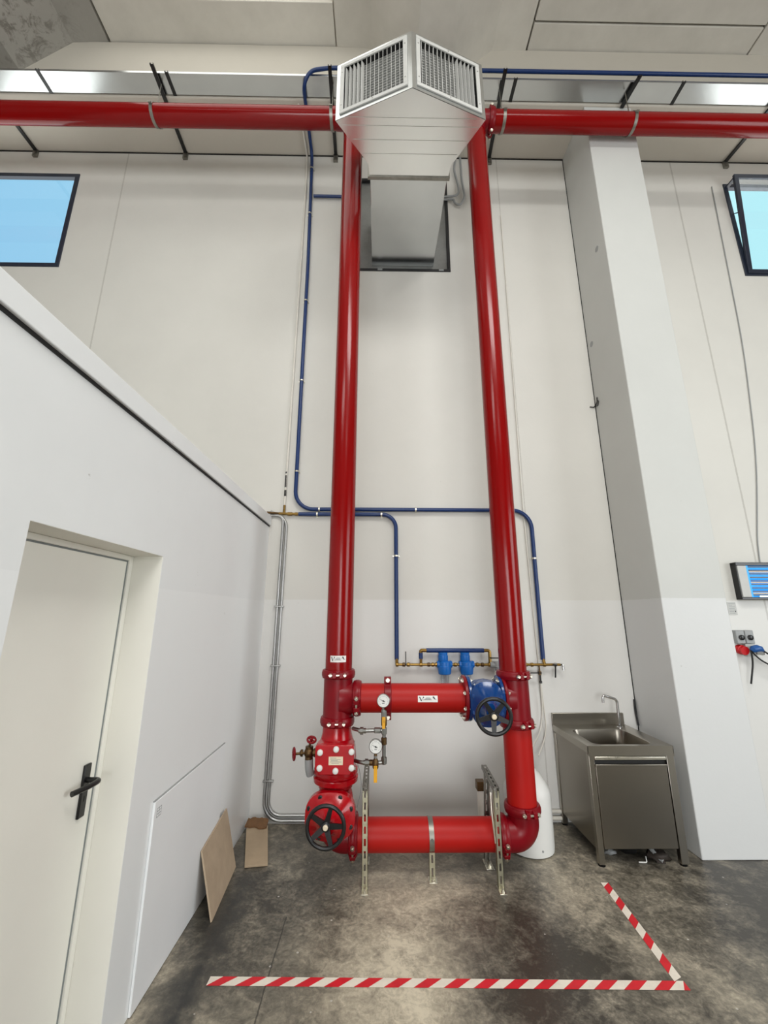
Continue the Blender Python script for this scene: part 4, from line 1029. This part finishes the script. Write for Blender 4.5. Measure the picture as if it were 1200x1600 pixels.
# litter under the sink
def crumple(name, c, sx, sy, sz, mat, label, cat, seed):
    rnd = random.Random(seed); bb = B().ball((0, 0, 0), 1, 14)
    for v in bb.v:
        k = .72+.45*rnd.random(); v.x *= sx*k; v.y *= sy*k; v.z = max(-.55, v.z)*sz*k
    zmin = min(v.z for v in bb.v)
    for v in bb.v: v += V((c[0], c[1], c[2]-zmin))
    return tag(obj(name, bb, M[mat], None, 0, True, 60), label, cat)
crumple('plastic_bag', (2.02, -.40, 0), .16, .14, .06, 'black_matt', 'crumpled black plastic bag on the floor under the sink', 'bag', 3)
crumple('rag', (2.20, -.60, 0), .085, .075, .045, 'rust', 'dirty dark rag on the floor by the sink\'s right front leg', 'rag', 5)
crumple('foil', (1.86, -.52, 0), .05, .03, .022, 'grey_plastic', 'crumpled grey foil on the floor under the sink by the left leg', 'litter', 8)
hose('waste_hose', [(2.02, -.30, .50), (2.05, -.42, .12), (2.14, -.56, .10), (2.17, -.63, .04), (2.20, -.66, .02)], .08, .016, 'grey waste hose curling on the floor under the sink', 'grey_plastic', 'hose', 10)
tag(obj('cable_tie', B().tube(fillet([(2.02, -.64, .004), (2.08, -.645, .004), (2.09, -.62, .03)], .01), .004, 8), M['white_plastic']), 'small white cable tie on the floor in front of the black bag', 'cable tie')

# ------------------------------------------------------------------ boards by the cabin wall
r = thing('wall_board', 'white flat board fixed low on the cabin wall right of the door', 'board', (XP+.008, -1.36, 0))
obj('board', B().box(XP+.001, XP+.014, -1.873, -.845, .004, .895), M['board_white'], r, .002)
obj('top_edge', B().box(XP+.0, XP+.010, -1.873, -.845, .895, .899), M['grey_plastic'], r)
sb = B()
for k in range(4): sb.box(XP+.014, XP+.0145, -1.845+.0, -1.80, .812+.014*k, .814+.014*k)
for y in (-1.845, -1.80, -1.822): sb.box(XP+.014, XP+.0145, y-.001, y+.001, .812, .856)
obj('stamp', sb, M['ink_grey'], r)
# tan chipboard leaning on the white board
p = [V((-1.018, -1.245, .002)), V((-1.062, -.665, .002)), V((-1.146, -.73, .415)), V((-1.146, -1.17, .345))]
nn = (p[1]-p[0]).cross(p[3]-p[0]).normalized()
if nn.x > 0: nn = -nn
bb = B(); bb.prism(p, nn*.011)
o = tag(obj('chipboard_sheet', bb, M['tan'], None, .0015), 'tan chipboard offcut leaning against the white board on the cabin wall', 'board')
# small broken tile plank lying by the corner
r = thing('plank_offcut', 'small tan plank with torn brown end lying at the cabin corner', 'board', (-1.0, -.42, 0))
q = [V((-.992, -.69, .004)), V((-.825, -.665, .004)), V((-.955, -.17, .045)), V((-1.145, -.16, .045))]
bb = B(); bb.prism(q, (0, 0, .014)); obj('plank', bb, M['tile_tan'], r, .002)
bb = B(); rnd = random.Random(4); top = []; 
m_ = 9
e0, e1_ = V((-1.147, -.20, .058)), V((-.955, -.21, .058))
f0, f1 = V((-1.15, -.10, .068)), V((-.965, -.12, .066))
lo = [e0.lerp(e1_, i/m_) + V((0, -.03*rnd.random(), 0)) for i in range(m_+1)]; hi = [f0.lerp(f1, i/m_)+V((0, .02*rnd.random(), .015*rnd.random())) for i in range(m_+1)]
bb.prism(lo+hi[::-1], (0, 0, .012)); obj('torn_end', bb, M['torn'], r)

# ------------------------------------------------------------------ floor tape
def tape(p, q, w_, period, slant, label, n0=0, red_first=True):
    p, q = V(p), V(q); e = (q-p).normalized(); Ln = (q-p).length; s_ = V((-e.y, e.x, 0)); bb = B()
    def clipx(x): return max(0, min(Ln, x))
    k = -2; half = period/2
    while k*half < Ln+slant:
        x0, x1 = k*half+n0, (k+1)*half+n0
        a0, a1, b0, b1 = clipx(x0-slant/2), clipx(x1-slant/2), clipx(x0+slant/2), clipx(x1+slant/2)
        if a1-a0 > 1e-4 or b1-b0 > 1e-4:
            bb.i = 0 if (k % 2 == 0) == red_first else 1
            pts = [p+e*a0-s_*w_/2, p+e*a1-s_*w_/2, p+e*b1+s_*w_/2, p+e*b0+s_*w_/2]
            zz = V((0, 0, .0015)); bb.add([v+zz for v in pts], [(0, 1, 2, 3)])
        k += 1
    return tag(obj('hazard_tape', bb, [M['tape_red'], M['tape_white']], None, 0, False), label, 'floor tape', 'red and white hazard tape on the floor')
tape((-.872, -1.668, 0), (1.60, -1.722, 0), .056, .153, .075, 'long red and white hazard tape strip across the floor in front of the pipework', .03)
t2_ = tape((1.622, -.882, 0), (1.578, -1.70, 0), .052, .16, -.06, 'shorter red and white hazard tape strip running from the sink towards the viewer', .02)
t2_.location.z += .0006

# ------------------------------------------------------------------ right-hand wall equipment
r = thing('insect_killer', 'electric insect killer with glowing blue tubes on the wall right of the column', 'lamp', (4.05, -.09, 2.0))
kx0, kx1, kz0, kz1 = 3.742, 4.48, 2.022, 2.388
obj('case', B().box(kx0, kx1, -.075, -.002, kz1-.03, kz1+.005).box(kx0, kx1, -.075, -.002, kz0-.012, kz0+.012).box(kx0, kx1, -.012, -.002, kz0, kz1).box(kx0, kx0+.012, -.07, -.002, kz0, kz1), M['black'], r, .004)
obj('end_panel', B().box(kx0+.012, kx0+.105, -.077, -.012, kz0+.012, kz1-.03), M['grey_light'], r, .004)
for k in range(3):
    z = kz0+.065+.105*k
    obj('lamp_tube', B().cyl((kx0+.105, -.045, z+.035), (kx1, -.045, z+.035), .016, 12), M['uv'], r)
obj('lit_reflector', B().box(kx0+.105, kx1, -.02, -.016, kz0+.012, kz1-.03), M['uv'], r)  # backing made to glow, tube light on it painted as emission
gb = B()
for k in range(9):
    z = kz0+.028+.036*k
    gb.box(kx0+.125, kx1, -.075, -.070, z, z+.012)
obj('guard_bar', gb, M['black'], r)
gb = B()
for k in range(3): gb.box(kx0+.125, kx1, -.076, -.073, kz0+.044+.11*k, kz0+.058+.11*k)
obj('guard_strip', gb, M['tan_edge'], r)
obj('lit_side', B().box(kx0+.105, kx0+.122, -.076, -.02, kz0+.012, kz1-.03), M['uv'], r)  # glowing strip for the tube light falling on the side
obj('bright_lamp_end', B().box(kx0+.19, kx1, -.074, -.070, kz0+.014, kz0+.028), M['uvw'], r)
# notice
nb = B().box(3.632, 3.722, -.003, -.0005, 1.855, 1.985); nb.i = 1
for k, (a0, a1) in enumerate(((.01, .08), (.012, .05), (.01, .076), (.012, .07), (.01, .08), (.012, .06), (.01, .07))): nb.box(3.632+a0, 3.632+a1, -.0036, -.0029, 1.968-.016*k, 1.972-.016*k)
nb.i = 2; nb.box(3.70, 3.71, -.0036, -.0029, 1.885, 1.897)
tag(obj('paper_notice', nb, [M['grey_light'], M['ink_grey'], M['ink']]), 'small printed paper notice on the wall beside the column', 'notice')
# socket boxes
r = thing('switched_socket', 'grey switched socket box with blue plug below, further from the column', 'socket', (3.755, -.03, 1.42), 'industrial sockets')
obj('box', B().box(3.714, 3.80, -.055, -.001, 1.575, 1.705), M['grey_plastic'], r, .006)
obj('rotary_knob', B().lathe((3.757, -.055, 1.635), (0, -1, 0), [(0, .026), (.012, .026), (.016, .02)], 20), M['black'], r)
obj('outlet', B().box(3.70, 3.80, -.05, -.001, 1.455, 1.572).lathe((3.80, -.05, 1.50), (.8, -.6, -.1), [(0, .03), (.05, .03), (.05, .025)], 18), M['grey_light'], r, .004)
obj('outlet_bore', B().lathe((3.84, -.082, 1.495), (.8, -.6, -.1), [(0, .024), (.004, .024)], 16), M['ink'], r)
r = thing('switched_socket', 'grey switched socket box with red plug below, close behind the column', 'socket', (3.66, -.03, 1.42), 'industrial sockets')
obj('box', B().box(3.62, 3.706, -.055, -.001, 1.575, 1.705), M['grey_plastic'], r, .006)
obj('rotary_knob', B().lathe((3.668, -.055, 1.635), (0, -1, 0), [(0, .026), (.012, .026), (.016, .02)], 20), M['black'], r)
obj('outlet', B().lathe((3.665, -.001, 1.52), (0, -1, -.15), [(0, .046), (.04, .046), (.045, .04), (.075, .042)], 24), M['plug_red'], r)
r = thing('cable_connector', 'blue cable connector with black leads plugged in by the sockets', 'plug', (3.76, -.1, 1.5))
obj('connector', B().tube([(3.705, -.10, 1.51), (3.72, -.105, 1.525), (3.76, -.11, 1.535), (3.79, -.11, 1.53), (3.815, -.11, 1.512)], [.02, .034, .034, .028, .012], 16), M['plug_blue'], r)
obj('lead', B().tube(fillet([(3.81, -.11, 1.515), (3.9, -.11, 1.45), (4.05, -.10, 1.33), (4.6, -.08, 1.05), (4.9, -.05, .02)], .1), .008, 8), M['black'], r)
obj('lead', B().tube(fillet([(3.70, -.10, 1.51), (3.76, -.11, 1.43), (3.9, -.11, 1.35), (4.5, -.10, 1.10), (4.8, -.07, .02)], .1), .008, 8), M['black'], r)
obj('lead', B().tube(fillet([(3.70, -.10, 1.515), (3.705, -.09, 1.40), (3.66, -.07, 1.20)], .1), .008, 8), M['black'], r)
# lead of the insect killer up to the window
hose('lamp_lead', [(4.54, -.008, 7.55), (4.45, -.008, 5.05), (4.30, -.008, 3.6), (4.09, -.008, 2.62), (4.07, -.008, 2.39)], .5, .006, 'thin grey cable from the tilted window down to the insect killer', 'grey_plastic', 'cable', 8)
# wire twig at the column corner
tag(obj('wire_hook', B().tube([(2.50, -.012, 4.20), (2.52, -.02, 4.22), (2.528, -.05, 4.25), (2.522, -.07, 4.30)], .006, 8).tube([(2.515, -.02, 4.21), (2.524, -.06, 4.20), (2.522, -.09, 4.24), (2.524, -.06, 4.27)], .005, 8).tube([(2.46, -.008, 4.21), (2.50, -.012, 4.205)], .006, 8), M['black_matt']), 'bent wire hook sticking out at the column\'s inner corner', 'hook')
tag(obj('cable_stub', B().tube(fillet([(2.517, -.012, 1.05), (2.512, -.014, .95), (2.515, -.03, .82)], .05), .009, 8), M['black_matt']), 'short black cable hanging in the column corner behind the sink', 'cable')
